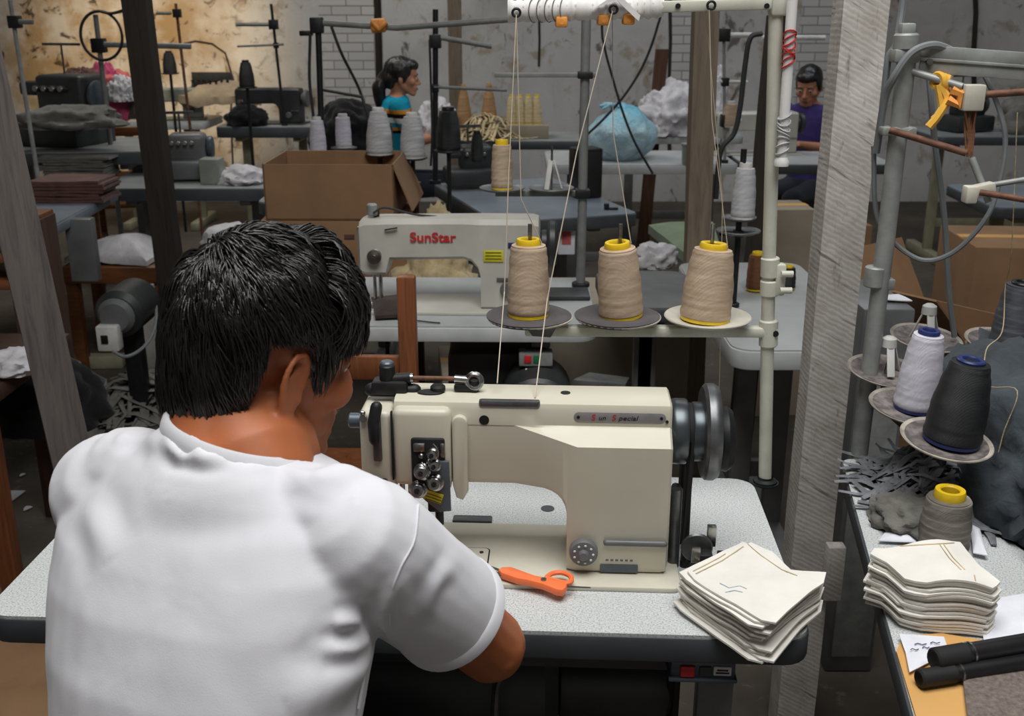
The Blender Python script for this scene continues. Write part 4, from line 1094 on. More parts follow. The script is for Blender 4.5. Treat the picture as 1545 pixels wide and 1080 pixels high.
cone('slate grey thread cone on the dish at the right frame edge', dish_w[2] + V((.012, .0, .006)), .107, .034, .027, 'thread_slate', 'black', None, R(2), R(3), .004)
# cables round the stand
def cable(label, pts, r, mat='hose', n=8, cat='cable', name='cable', group=None):
    return MB().tube(curve3(pts, n), r, 8).build(name, MT[mat], label=label, cat=cat, group=group)
cable('grey cable hanging in a wide loop under the spool stand', [at(1318, 220, RY + .03), at(1322, 320, RY + .03), at(1345, 362, RY + .02), at(1390, 392, RY), at(1436, 382, RY - .02), at(1480, 340, RY - .03), at(1504, 290, RY - .03), at(1516, 200, RY - .02), at(1480, 105, RY + .01), at(1440, 80, RY + .02)], .0042)
cable('straight grey cable hanging from the channel beam past the dishes', [at(1400, 96, RY + .06), at(1410, 210, RY + .06), at(1424, 320, RY + .06), at(1432, 440, RY + .06), at(1440, 508, RY + .06)], .0052)
cable('grey hose curving over the head of the spool stand pole', [at(1322, 230, RY + .02), at(1335, 150, RY), at(1350, 115, RY - .02), at(1375, 80, RY - .025), at(1405, 68, RY - .02), at(1430, 74, RY - .01), at(1445, 84, RY)], .0062)
cable('pale grey cable running up from the pole head', [at(1334, 150, RY + .02), at(1340, 90, RY + .02), at(1352, 66, RY + .02), at(1360, 20, RY + .03), at(1366, -30, RY + .03)], .0058)
strand(rs, curve3([at(1535, 170, RY - .08), at(1526, 380, RY - .04), at(1517, 430, RY), at(1512, 500, RY - .05), at(1488, 528, RY - .1), at(1490, 580, RY - .2), at(1535, 590, RY - .25), at(1512, 660, RY - .25), at(1500, 740, RY - .25), at(1530, 840, RY - .3)], 6), .0009, 'rag_tan')
# the whitewashed post
pw = at(1271, 364, 1.9)
post('whitewashed rough-sawn wooden post between the two sewing tables', pw.x, 1.93, 0, 3.7, .077, .077, 'whitewash', R(-2), 0)
bk = at(1257, 862, 1.875)
MB().box(bk, (.035, .028, .12), .003).build('timber_block', MT['whitewash'], label='small grey timber block nailed beside the foot of the whitewashed post', cat='block')
# ================================================================ people
def add_head(mb, H, ears=True, fine=True):
    """skull, face and ears, local: x right, y forward, z up, origin midway between the ears"""
    def E(c, r, M2=None): mb.ell(c, r, H if M2 is None else H @ M2, 24, 14)
    def C(p, q, a, b=None): mb.cap(H @ V(p), H @ V(q), a, b, 12)
    E((0, .0, .045), (.073, .085, .082))
    E((0, .04, .0), (.062, .052, .082))
    E((0, .05, .04), (.06, .045, .05))
    E((0, .042, -.05), (.052, .046, .04))
    E((0, .078, -.086), (.022, .018, .017))
    for s in (-1, 1):
        E((s * .044, .064, -.016), (.022, .025, .022))
        E((s * .03, .089, .026), (.026, .009, .008))
        C((s * .05, -.0, -.035), (s * .022, .07, -.086), .019, .015)
        E((s * .011, .101, -.029), (.0095, .011, .008))
        E((s * .03, .083, .01), (.014, .01, .008))
    C((0, .096, .014), (0, .114, -.024), .0075, .0115)
    E((0, .094, -.052), (.021, .0085, .0065)); E((0, .092, -.063), (.018, .0085, .007)); E((0, .068, -.052), (.04, .028, .034))
    E((0, .088, -.074), (.02, .012, .01))
    if ears:
        for s in (-1, 1):
            X = TR(s * .074, -.006, -.004, 0, 0, s * R(17)) @ Matrix.Rotation(R(-10), 4, 'X')
            if not fine:
                mb.ell((0, 0, 0), (.008, .017, .03), H @ X); continue
            X = X @ Matrix.Diagonal((1, 1, 1.1, 1)); mb.ell((0, .004, .0), (.0045, .014, .026), H @ X)
            hel = [(.0, .013, -.002), (.002, .016, .012), (.004, .013, .026), (.005, .002, .033), (.005, -.011, .030), (.005, -.018, .018), (.004, -.0185, .004), (.003, -.015, -.009), (.001, -.008, -.021), (0, .002, -.029)]
            hp = curve3([V((s * p[0], p[1], p[2])) for p in hel], 4)
            for a, b in zip(hp, hp[1:]): mb.cap(H @ X @ a, H @ X @ b, .0042, .0042, 8)
            ant = curve3([V((s * .002, p[0], p[1])) for p in ((.004, .02), (-.008, .012), (-.0105, .0), (-.007, -.012), (.002, -.017))], 4)
            for a, b in zip(ant, ant[1:]): mb.cap(H @ X @ a, H @ X @ b, .003, .003, 8)
            mb.ell((0, .003, -.027), (.0055, .0085, .010), H @ X)
            mb.ell((s * .002, .0125, -.006), (.0045, .004, .007), H @ X)
def add_hand(mb, w, d, up, side, s=1.0, curl=.5):
    """palm and five separate fingers; w wrist, d pointing direction, up back-of-hand, side +1 thumb to d x up"""
    d = V(d).normalized(); up = (V(up) - d * V(up).dot(d)).normalized(); r = d.cross(up) * side
    pal = w + d * .045 * s
    mb.ell((0, 0, 0), (.038 * s, .047 * s, .014 * s), Matrix.Translation(pal) @ Matrix((r, d, up)).transposed().to_4x4())
    for i, (o, ln) in enumerate(((.028, .066), (.0095, .076), (-.0095, .07), (-.027, .054))):
        p = w + d * .08 * s + r * o * s; q = [p]; a = 0
        for k, f in enumerate((.46, .3, .24)):
            a += curl * (.45 + .3 * k)
            q.append(q[-1] + (d * math.cos(a) - up * math.sin(a) + r * o * 1.6).normalized() * ln * f * s)
        mb.chain([w + d * .05 * s + r * o * .8 * s] + q, [.009 * s, .0088 * s, .008 * s, .0072 * s, .006 * s])
    q = [w + d * .02 * s + r * .02 * s, w + d * .04 * s + r * .042 * s - up * .01 * s, w + d * .07 * s + r * .05 * s - up * .02 * s, w + d * .095 * s + r * .044 * s - up * .026 * s]
    mb.chain(q, [.012 * s, .0105 * s, .009 * s, .0075 * s])

# ---------------------------------------------------------------- the man in the white t-shirt
J = dict(lsh=V((-.424, 1.025, 1.009)), rsh=V((-.145, .918, 1.012)), lel=V((-.43, 1.20, .815)), rel=V((-.026, 1.052, .802)),
         lwr=V((-.31, 1.255, .812)), rwr=V((-.125, 1.20, .812)), c7=V((-.277, .955, 1.078)), pel=V((-.325, .83, .50)))
fwd = V((.34, .94, 0)).normalized(); rgt = V((.94, -.34, 0)).normalized()
YAWH, PIT, ROL = R(-46), R(-11), R(2)
ho = at(387, 553, 1.055)
HM = Matrix.Translation(ho) @ Matrix.Rotation(YAWH, 4, 'Z') @ Matrix.Rotation(ROL, 4, 'Y') @ Matrix.Rotation(PIT, 4, 'X') @ Matrix.Scale(1.02, 4)
man = thing('person', 'person in white t-shirt with short black hair, bent over the cream machine', 'person', (-.32, .83, 0))
def oval(c, a, b, r=rgt, f=fwd, n=36, e=2.3):
    out = []
    for k in range(n):
        t = 2 * PI * k / n; x, y = math.cos(t), math.sin(t)
        x = math.copysign(abs(x) ** (2 / e), x); y = math.copysign(abs(y) ** (2 / e), y)
        out.append(V(c) + r * a * x + f * b * y)
    return out
spine = [(.46, (-.322, .84), .15, .13), (.6, (-.315, .85), .143, .118), (.72, (-.309, .868), .146, .115), (.82, (-.305, .89), .152, .116), (.9, (-.300, .918), .163, .118), (.96, (-.296, .945), .172, .115), (1.0, (-.292, .962), .172, .106), (1.03, (-.287, .974), .152, .096), (1.058, (-.281, .98), .116, .084), (1.08, (-.275, .985), .084, .072), (1.097, (-.272, .99), .068, .066)]
def torso(mb, g):
    rr = []
    for i, (z, c, a, b) in enumerate(spine):
        w = (.3, .7, 1.)[i - len(spine) + 3] if i >= len(spine) - 3 else 0
        rr.append([p + V((0, 0, -w * (.012 + .018 * (p - V((c[0], c[1], z))).dot(rgt) / (a + g) + .016 * (p - V((c[0], c[1], z))).dot(fwd) / (b + g)))) for p in oval((c[0], c[1], z), a + g, b + g)])
    mb.loft(rr)
b = MB()
torso(b, -.022)
add_head(b, HM)
nk = HM @ V((0, -.03, -.045))
b.cap(J['c7'] + V((.012, .03, -.02)), nk, .066, .057, 40); b.cap(J['c7'] + V((.02, .06, -.02)), HM @ V((0, -.005, -.06)), .058, .05, 40)
b.cap(J['c7'] + V((0, .0, -.05)), nk + V((-.01, -.01, 0)), .062, .053, 40)
for s in (-1, 1): b.cap(HM @ V((s * .056, -.012, -.03)), J['c7'] + V((s * .03 + .01, .09, -.05)), .02, .014, 24)
for s, sh, el, wr in ((-1, 'lsh', 'lel', 'lwr'), (1, 'rsh', 'rel', 'rwr')):
    m_ = J[sh].lerp(J[el], .4)
    b.chain([J[sh], m_, J[el].lerp(J[sh], .12), J[el]], [.055, .05, .042, .042])
    f1 = J[el].lerp(J[wr], .3)
    b.chain([J[el], f1 + V((0, 0, .004)), J[wr]], [.043, .041, .027])
    d = (J[wr] - J[el]).normalized()
    add_hand(b, J[wr], V((d.x * .4 + (.25 if s < 0 else -.2), .8, -.12)), (0, 0, 1), -s, 1.0, .45)
for s in (-1, 1):
    hip = J['pel'] + rgt * .085 * s; kn = hip + V((.03, .40, .0)) + rgt * .05 * s; an = V((kn.x, kn.y - .02, .09))
    b.chain([hip, hip.lerp(kn, .5), kn], [.085, .075, .058]); b.chain([kn, kn.lerp(an, .4), an], [.056, .054, .036])
    b.chain([an + V((0, -.03, -.04)), an + V((0, .15, -.055))], [.036, .028])
me = remeshed(b, .003, 9, .5)
me.transform(ROOT[man.name].inverted())
body_man = link('body', me, MT['skin'], man)

# shirt: torso shell, two sleeves, fold ridges laid along the cloth where the photo shows creases
def sleeve(mb, sh, mid, end, r0, r1, r2):
    mb.cap(sh, sh.lerp(mid, .5), r0, r0 * .98, 20)
    d = (end - mid).normalized()
    mb.cap(sh, mid, r0, r1, 20)
    mb.cyl(mid - d * .01, end, r1, 24, r2)
slm = J['rsh'].lerp(J['rel'], .45); sle = J['rsh'].lerp(J['rel'], .66)
lsm = J['lsh'].lerp(J['lel'], .45); lse = J['lsh'].lerp(J['lel'], .72)
def shirt_base():
    mb = MB(); torso(mb, .004)
    sleeve(mb, J['rsh'] + V((-.002, 0, -.004)), slm, sle, .066, .063, .064)
    sleeve(mb, J['lsh'] + V((.002, -.002, -.002)), lsm, lse, .066, .062, .062)
    mb.cap(J['c7'] + V((0, .015, -.05)), J['rsh'].lerp(J['c7'], .2) + V((0, -.0, .006)), .046, .05)
    mb.cap(J['c7'] + V((0, .015, -.05)), J['lsh'].lerp(J['c7'], .2) + V((0, -.0, .012)), .046, .052)
    return mb
base = remeshed(shirt_base(), .006, 6, .5)
bv = bvh_of(base)
def onshirt(path, step=6):
    out = []
    for (x0, y0), (x1, y1) in zip(path, path[1:]):
        n = max(2, int(math.hypot(x1 - x0, y1 - y0) / step))
        for k in range(n):
            h = bv.ray_cast(EYE, ray(x0 + (x1 - x0) * k / n, y0 + (y1 - y0) * k / n).normalized())
            if h[0] is not None: out.append((h[0], h[1]))
    return out
from mathutils.kdtree import KDTree
folds = []
def ridge(mb, path, r, wf=1.9):
    pts = onshirt([(p.x, p.y) for p in curve3([(x, y, 0) for x, y in path], 8)], 4)
    if len(pts) < 3: return
    n = len(pts); kd = KDTree(n)
    for i, (p, nn) in enumerate(pts): kd.insert(p, i)
    kd.balance(); folds.append((kd, n, r, wf))
mb = shirt_base()
# neck band
nb = [(math.cos(t), math.sin(t)) for t in [2 * PI * k / 48 for k in range(48)]]
for path, r in (([(560, 985), (535, 1015), (480, 1042), (425, 1056)], .008), ([(562, 962), (530, 975), (480, 982)], .0065), ([(556, 950), (528, 940), (500, 945)], .006), ([(590, 965), (575, 930), (588, 885)], .005),
                ([(610, 960), (600, 905), (612, 860)], .004), ([(280, 650), (300, 672), (310, 690), (350, 690)], .006), ([(255, 672), (275, 688), (300, 694)], .005), ([(215, 655), (228, 662), (238, 680)], .004), ([(190, 652), (182, 664), (170, 672)], .003),
                ([(260, 700), (330, 708), (400, 700)], .007), ([(220, 735), (300, 752), (390, 738), (430, 715)], .007), ([(130, 760), (150, 800), (170, 850)], .006), ([(470, 720), (520, 712), (560, 722)], .006), ([(430, 705), (450, 720), (500, 726)], .004),
                ([(640, 930), (660, 880), (690, 850)], .004), ([(600, 962), (580, 940), (576, 905)], .004), ([(245, 655), (262, 668), (290, 672)], .004)):
    ridge(mb, path, r, 1.25 if path[0][0] in (555, 562, 590, 280, 255, 556) else 2.4)
me = remeshed(mb, .004, 8, .5)
buf = []
nor = [v.normal.copy() for v in me.vertices]
for v, nn in zip(me.vertices, nor):                       # folds and soft drape
    p = v.co
    k = .0022 * noise.noise(p * 9) + .0012 * noise.noise(p * 24)
    for kd, n, r, wf in folds:
        c, i, ds = kd.find(p)
        w = r * wf
        if ds < w * 4:
            e = math.sin(PI * (i + .5) / n) ** .6
            k += r * e * (1.2 / wf ** .4) * (.95 * math.exp(-(ds / w) ** 2) - .42 * math.exp(-((ds - 1.9 * w) / (.9 * w)) ** 2))
    buf.append(p + nn * k)
me.vertices.foreach_set('co', [c for p in buf for c in p]); me.update()
me.transform(ROOT[man.name].inverted())
shirt = link('t_shirt', me, MT['tee'], man)
nbm = MB(); nrings = []
for q, dz in ((1.12, -.016), (1.09, -.004), (1.04, .004), (.99, .007), (.95, .004), (.97, -.012)):
    nrings.append([V((-.274, .99, 1.088 + dz)) + rgt * .07 * q * c_ + fwd * .068 * q * s_ + V((0, 0, -.018 * c_ - (.034 if s_ > 0 else .016) * s_)) for c_, s_ in nb])
nbm.loft(nrings, caps=False).build('neck_band', MT['tee'], shirt, world=True)
d = (sle - slm).normalized()
for e, dd, rr in ((sle, d, .0645), (lse, (lse - lsm).normalized(), .0625)):
    M = aim(e - dd * .018, e)
    MB().lathe([(rr - .006, .0), (rr - .0012, .001), (rr + .0012, .004), (rr + .0018, .017), (rr - .001, .0195), (rr - .006, .019)], M, 44).build('sleeve_hem', MT['tee'], shirt, world=True)
sm = MB()
pts = onshirt([(p.x, p.y) for p in curve3([(630, 762, 0), (624, 815, 0), (604, 855, 0), (590, 895, 0), (588, 935, 0), (594, 965, 0)], 6)], 8)
if len(pts) > 3: sm.tube([p + n * .001 for p, n in pts], .0011, 6)
pts = onshirt([(552, 1000), (545, 1040), (538, 1078)], 8)
if len(pts) > 2: sm.tube([p + n * .0006 for p, n in pts], .0015, 6)
sm.build('seam', MT['tee'], shirt, world=True)
tr = MB()
for s in (-1, 1):
    hip = J['pel'] + rgt * .085 * s; kn = hip + V((.03, .40, .0)) + rgt * .05 * s; an = V((kn.x, kn.y - .02, .12))
    tr.chain([hip, hip.lerp(kn, .5), kn], [.1, .088, .07]); tr.chain([kn, kn.lerp(an, .4), an], [.069, .066, .056])
tr.loft([oval((-.325, .84, z), a, bb) for z, a, bb in ((.41, .17, .14), (.48, .182, .15), (.56, .175, .138), (.6, .168, .128))])
me = remeshed(tr, .008, 4); me.transform(ROOT[man.name].inverted()); link('trousers', me, MT['denim'], man)
for s in (-1, 1):
    hip = J['pel'] + rgt * .085 * s; kn = hip + V((.03, .40, .0)) + rgt * .05 * s
    MB().chain([V((kn.x, kn.y - .06, .045)), V((kn.x, kn.y + .14, .04))], [.044, .038]).build('shoe', MT['black'], man, world=True)
for s in (-1, 1):
    e = MB().ell(HM @ V((s * .031, .079, .008)), .0115).build('eye', MT['white_plastic'], man, world=True)
    MB().ell(HM @ V((s * .0315, .0895, .0065)), (.005, .0025, .005), None, 10, 8).build('iris', MT['hole'], e, world=True)
    MB().tube(curve3([HM @ V((s * .014, .0975, .027)), HM @ V((s * .03, .0985, .033)), HM @ V((s * .05, .088, .027))], 4), [.002] * 4 + [.0026] * 4 + [.001], 6).build('eyebrow', MT['hair'], man, world=True)

# hair: dark cap plus tapered locks combed out from the crown
SCL = (V((0, -.004, .045)), V((.0755, .085, .089)))
CROWN = V((-.12, -.52, .85)).normalized()
def scalp(d, lift=0):
    c, r = SCL
    if d.z < 0:
        h = max(1e-4, math.hypot(d.x, d.y)); k = h ** .4 / h
        return c + V((d.x * k * (r.x + lift), d.y * k * (r.y + lift), d.z * (.145 + lift)))
    return c + V((d.x * (r.x + lift), d.y * (r.y + lift), d.z * (r.z + lift)))
def hairy(d, m=0.0):
    p = scalp(d)
    if p.y > .066: return p.z > .062 - m * 2.2
    if p.y > .036: return p.z > .05 - m * 1.6
    if p.y > .012: return p.z > (.006 if p.y < .03 else .02) - m
    if p.y > -.034: return p.z > .046 - m * .3
    if p.y > -.06: return p.z > .03 - (-.034 - p.y) * 4 - m * .4
    return p.z > -.082 - m
def make_hair(par, H, n, seed, lmin, lmax, mat='hair', rad=.0021, clump=9, fringe=True, spread=.28):
    random.seed(seed); mb = MB(); i = 0
    t = bmesh.new(); bmesh.ops.create_icosphere(t, subdivisions=5, radius=1)
    kill = []
    for v in t.verts:
        d = v.co.normalized(); ok = hairy(d)
        v.co = H @ scalp(d, .004 if ok else -.02)
    mb.absorb(t)
    while i < n:
        d = V((random.gauss(0, 1), random.gauss(0, 1), random.gauss(0, 1))).normalized()
        if not hairy(d): continue
        p0 = scalp(d)
        flow = (d - CROWN); flow -= d * flow.dot(d)
        sw = d.cross(flow)
        if flow.length < .02: flow = d.orthogonal()
        base_dir = (flow.normalized() + .35 * sw.normalized() * math.exp(-3 * flow.length) + V((random.gauss(0, .16), random.gauss(0, .16), random.gauss(0, .1)))).normalized()
        low = max(0, min(1, (.03 - p0.z) / .08))
        ln = random.uniform(lmin, lmax) * (1 - .55 * low)
        if p0.y > .045: ln *= 1.3
        side = min(1, abs(p0.x) / .07) * max(0, min(1, (.10 - p0.z) / .05))
        lift = (random.uniform(.003, .015) + (.018 if p0.y > .02 and p0.z > .05 else 0)) * (1 - .6 * low) * (1 - .6 * side)
        for c in range(clump):
            i += 1
            dd = (d + V((random.gauss(0, .03), random.gauss(0, .03), random.gauss(0, .03)))).normalized()
            fl = (base_dir + V((random.gauss(0, spread * .5), random.gauss(0, spread * .5), random.gauss(0, spread * .4)))).normalized()
            q = dd.copy(); pts = []; L = ln * random.uniform(.75, 1.1); N = 6
            for k in range(N + 1):
                f = k / N
                g = fl - q * fl.dot(q)
                if g.length > 1e-4: g.normalize()
                h = .002 + lift * math.sin(PI * min(1, .15 + f * .75)) + .004 * f * random.random()
                P_ = scalp(q, h)
                P_.z -= .006 * f * f
                pts.append(H @ P_)
                q = (q + g * (L / N) / .088).normalized()
                if not hairy(q, .014): break
            if len(pts) < 3: continue
            mb.tube(pts, [rad * (1, 1, 1, .9, .75, .5, .12)[min(6, round(6 * k / (len(pts) - 1)))] for k in range(len(pts))], 3, caps=False)
    return mb.build('hair', MT[mat], par, world=True, ang=180, recalc=False)
make_hair(man, HM, 11000, 5, .035, .062, rad=.00125, clump=11, spread=.42)

# stool under him
st = thing('wooden_stool', 'brown wooden stool the man in white sits on', 'stool', (-.33, .83, 0))
MB().box((0, 0, .365), (.34, .32, .03), .006).build('seat', MT['wood_chair'], st)
for sx in (-1, 1):
    for sy in (-1, 1): MB().box((sx * .13, sy * .12, .175), (.035, .035, .35), .004).build('leg', MT['wood_chair'], st)
MB().box((0, .12, .15), (.24, .025, .03), .003).box((0, -.12, .15), (.24, .025, .03), .003).build('stretcher', MT['wood_chair'], st)

# ---------------------------------------------------------------- seated people further back
def sitter(label, loc, rz, shirt, hair_len, head_pitch=0, head_yaw=0, lean=0, s=1.0, skin='skin_pale', long=True):
    r = thing('person', label, 'person', loc, rz)
    L0 = Matrix.Rotation(0, 4, 'Z')
    def Lp(*p): return V(p)
    H = TR(0, .07 + lean, 1.15, R(-head_pitch), 0, R(head_yaw))
    b = MB()
    rx = V((1, 0, 0)); ry = V((0, 1, 0))
    sp_ = [(.47, 0, .14, .1), (.6, .0, .13, .09), (.72, .01 + lean * .3, .125, .085), (.86, .02 + lean * .5, .15, .1), (.97, .03 + lean * .7, .168, .095), (1.02, .035 + lean * .8, .14, .08), (1.06, .04 + lean * .9, .062, .055)]
    b.loft([oval((0, y, z), a - .012, c - .012, rx, ry, 24) for z, y, a, c in sp_])
    add_head(b, H, True, False)
    b.cap(V((0, .035 + lean * .9, 1.01)), H @ V((0, -.012, -.05)), .048, .045)
    arms = {}
    for sd in (-1, 1):
        sh, el, wr = V((sd * .165, .03 + lean * .75, .995)), V((sd * .2, .14 + lean, .79)), V((sd * .1, .37 + lean, .83))
        arms[sd] = (sh, el, wr)
        b.chain([sh, el], [.042, .036]); b.chain([el, wr], [.036, .024])
        add_hand(b, wr, (-sd * .2, 1, -.05), (0, 0, 1), -sd, .95, .5)
        hip, kn, an = V((sd * .08, .02, .5)), V((sd * .1, .42, .5)), V((sd * .1, .38, .09))
        b.chain([hip, kn], [.075, .052]); b.chain([kn, an], [.05, .036]); b.chain([an + V((0, -.03, -.045)), an + V((0, .15, -.06))], [.033, .026])
    me = remeshed(b, .0055, 3); link('body', me, MT[skin], r)
    b = MB(); b.loft([oval((0, y, z), a + .004, c + .004, rx, ry, 24) for z, y, a, c in sp_[:-1]] + [oval((0, .042 + lean * .9, 1.05), .065, .06, rx, ry, 24)])
    for sd in (-1, 1):
        sh, el, wr = arms[sd]
        b.chain([sh, sh.lerp(el, .72)], [.056, .056])
    me = remeshed(b, .007, 3); link('shirt', me, MT[shirt], r)
    b = MB(); b.loft([oval((0, 0, z), a, c, rx, ry, 24) for z, a, c in ((.42, .15, .12), (.5, .155, .125), (.58, .142, .105))])
    for sd in (-1, 1):
        hip, kn, an = V((sd * .08, .02, .5)), V((sd * .1, .42, .5)), V((sd * .1, .38, .12))
        b.chain([hip, kn], [.088, .064]); b.chain([kn, an], [.062, .05])
    me = remeshed(b, .01, 3); link('trousers', me, MT['denim'], r)
    hb = MB()
    hb.ell((0, -.012, .05), (.081, .1, .086), H); hb.ell((0, .055, .082), (.066, .05, .036), H)
    for sd in (-1, 1): hb.ell((sd * .066, -.0, .025), (.014, .036, .05), H)
    hb.ell((0, -.07, .0), (.065, .045, .07), H)
    if long:
        hb.chain([H @ V((0, -.1, .02)), H @ V((0, -.135, -.06)), H @ V((0, -.12, -.16)), H @ V((0, -.10, -.25))], [.03, .042, .036, .016])
    me = remeshed(hb, .005, 3)
    nor = [v.normal.copy() for v in me.vertices]
    me.vertices.foreach_set('co', [c for v, q in zip(me.vertices, nor) for c in v.co + q * .004 * noise.noise(V((v.co.x * 60, v.co.y * 60, v.co.z * 12)))]); me.update()
    link('hair', me, MT['hair'], r)
    for sd in (-1, 1):
        e = MB().ell(H @ V((sd * .031, .087, .008)), .0105).build('eye', MT['white_plastic'], r)
        MB().ell(H @ V((sd * .0315, .0962, .007)), (.006, .003, .006), None, 10, 8).build('iris', MT['hole'], e)
        MB().tube(curve3([H @ V((sd * .014, .0985, .027)), H @ V((sd * .03, .0995, .033)), H @ V((sd * .05, .089, .027))], 4), .003, 6).build('eyebrow', MT['hair'], r)
    MB().ell(H @ V((0, .104, -.0575)), (.019, .0035, .007), None, 14, 8).build('lips', MT['rag_red'], r)
    r.scale = (s, s, s)
    return r
wp = at(606, 121, 6.4)
sitter('person in teal striped shirt with dark ponytail, sewing in profile at the back', (wp.x - .07, 6.4, 0), R(-80), 'striped', .2, 4, 0, .0, .95)
pp = at(1212, 128, 6.3)
sitter('person in purple top sitting behind the cream pole at the back', (pp.x + .07, 6.3, 0), R(140), 'purple', .2, 18, 12, .02, .92, long=False)
# ================================================================ middle distance
def stool(label, x, y, z=.42, w=.3, mat='wood_chair'):
    st = thing('wooden_stool', label, 'stool', (x, y, 0))
    MB().box((0, 0, z - .015), (w, w, .03), .005).build('seat', MT[mat], st)
    for sx in (-1, 1):
        for sy in (-1, 1): MB().box((sx * (w / 2 - .025), sy * (w / 2 - .025), (z - .03) / 2), (.03, .03, z - .03), .003).build('leg', MT[mat], st)
    return st
stool('stool under the person in the teal striped shirt', wp.x - .07, 6.4, .385)
stool('stool under the person in the purple top', pp.x + .07, 6.3, .37)
def chair(label, x, y, rz, H=.98, mat='wood_chair', w=.4, group=None):
    """wooden chair, back at -y of its frame, seat forward"""
    c = thing('wooden_chair', label, 'chair', (x, y, 0), rz, group)
    MB().box((0, .2, .45), (w, .4, .025), .006).build('seat', MT[mat], c)
    for sx in (-1, 1):
        MB().box((sx * (w / 2 - .018), 0, H / 2), (.036, .03, H), .005).build('back_post', MT[mat], c)
        MB().box((sx * (w / 2 - .02), .37, .218), (.034, .034, .436), .005).build('leg', MT[mat], c)
        MB().box((sx * (w / 2 - .02), .19, .22), (.02, .34, .03), .003).build('stretcher', MT[mat], c)
    for z in (H * .81, H * .56): MB().box((0, 0, z), (w - .03, .02, .05), .004).build('back_rail', MT[mat], c)
    return c
# the chair behind the cream machine
c1 = at(622, 500, 2.02)
chair('varnished wooden chair with square back post, behind the man\'s machine', c1.x - .19, 2.02, R(-2), 1.0)

# ---- the grey-white machine on its own table
T2 = table('long pale worktable carrying the grey-white lettered machine', -.26, 2.75, R(-1), .95, .5, .75, 'table_light', 'edge_light', 'leg_grey', .04)
sm2 = at(706, 475, 2.62)
s2 = sewing_head('grey-white sewing machine with red lettering, behind the wooden chair', (-.155, 2.60, .75), R(-2), 'ivory', 1.03)
M2 = Matrix.Rotation(R(90), 4, 'X')
text_part('lettering', 'SunStar', .034, Matrix.Translation((-.105, .0372, .182)) @ M2, MT['red_ink'], s2, 0, 1.12, .0007)
yl = MB().box((.107, .029, .148), (.05, .0016, .03), .0005).build('yellow_sticker', MT['yellow_label'], s2)
for k in range(3): MB().box((.107, .0278, .157 - .008 * k), (.04, .0006, .0026)).build('sticker_line', MT['olive_ink'], yl)
MB().box((.152, .029, .176), (.016, .0016, .014), .0005).build('blue_sticker', MT['navy'], s2)
MB().bar((-.168, .034, .212), (-.135, .034, .218), .006, .003, .001).build('name_badge', MT['iron'], s2)
MB().box((.14, .028, .088), (.05, .004, .008), .001).build('dark_slot', MT['machine_grey'], s2)
MB().tube(curve3([V((-.2, .06, .25)), V((-.17, .07, .262)), V((-.1, .08, .244)), V((-.04, .09, .236))]), .003, 6).build('oil_tube', MT['hose_dark'], s2)
MB().cyl((-.205, .08, .24), (-.205, .08, .27), .014, 14, bev=.003).build('thread_post', MT['galv'], s2)
drape('brown_cloth', 'rag_brown', P([(560, 448), (606, 444), (618, 462), (612, 474), (566, 476)], .765), .757, .012, 4, .008, 'dark brown cloth under the needle of the grey-white machine', 'cloth', amp=.003)
MB().tube(curve3([onz(596, 480, .754), onz(615, 482, .756), onz(650, 486, .754), onz(664, 487, .754)]), .002, 6).build('thread_clippers', MT['iron'], label='small dark clippers lying before the grey-white machine', cat='scissors')
MB().box(onz(850, 443, .757) , (.14, .1, .012), .004).build('dark_mat', MT['machine_dark'], label='dark flat mat on the pale table right of the lettered machine', cat='mat')
sw = at(808, 536, 2.55)
s_ = thing('motor_switch_box', 'pale grey switch box with red and green buttons under the far table', 'switch box', (sw.x, 2.535, sw.z - .03), 0)
MB().box((0, 0, .03), (.085, .045, .035), .004).build('housing', MT['galv'], s_)
MB().box((-.02, -.0235, .032), (.018, .004, .02), .002).build('red_button', MT['red'], s_)
MB().box((.002, -.0235, .032), (.016, .004, .02), .002).build('green_button', MT['green'], s_)
MB().box((-.004, -.022, -.002), (.045, .012, .018), .002).box((-.004, .0, .008), (.02, .02, .02)).build('white_plug', MT['white_plastic'], s_)
MB().box((0, .02, .055), (.05, .02, .05), .002).build('bracket', MT['iron'], s_)
MB().box((at(752, 560, 2.7).x, 2.7, .52), (.26, .2, .26), .02).cyl((at(752, 560, 2.7).x + .1, 2.62, .55), (at(752, 560, 2.7).x + .1, 2.42, .55), .09, 24, bev=.01).build('clutch_motor', MT['machine_dark'], T2, world=True)
pd = onz(905, 572, .45)
MB().prism([(-.1, -.03), (.06, -.05), (.1, .02), (-.02, .05)], 0, .025, TR(pd.x, pd.y, .43, 0, R(8), R(15)), bev=.004).build('treadle_plate', MT['galv'], T2, world=True)
MB().tube([(pd.x, pd.y, .43), (pd.x, pd.y + .12, .1)], .01).build('treadle_rod', MT['iron'], T2, world=True)
# its thread stand
tb = onz(876, 432, .75)
st2 = stand('grey steel thread stand at the back of the lettered machine\'s table', tb, 0, .74, [(.262, px(-128, tb.y), .01, .016), (.575, px(-128, tb.y), .03, .012)], [(px(-118, tb.y), -.02, .272, .062, .09), (px(-46, tb.y), -.02, .272, .062, .12)], 'grey_pipe', .0125, dishm='machine_grey', cat='thread stand')
cone('tan thread cone with yellow top at the rear stand, above the lettered machine', tb + V((px(-118, tb.y), -.02, .279)), .118, .029, .025, 'thread_tan', 'yellow')
ah = thing('cone_holder', 'empty white cone holder on the rear stand\'s right dish', 'cone holder', tb + V((px(-46, tb.y), -.02, .279)))
for k in range(3):
    a_ = 2 * PI * k / 3
    MB().bar((.028 * math.cos(a_), .028 * math.sin(a_), 0), (.006 * math.cos(a_), .006 * math.sin(a_), .075), .014, .004, .001).build('fin', MT['white_plastic'], ah)
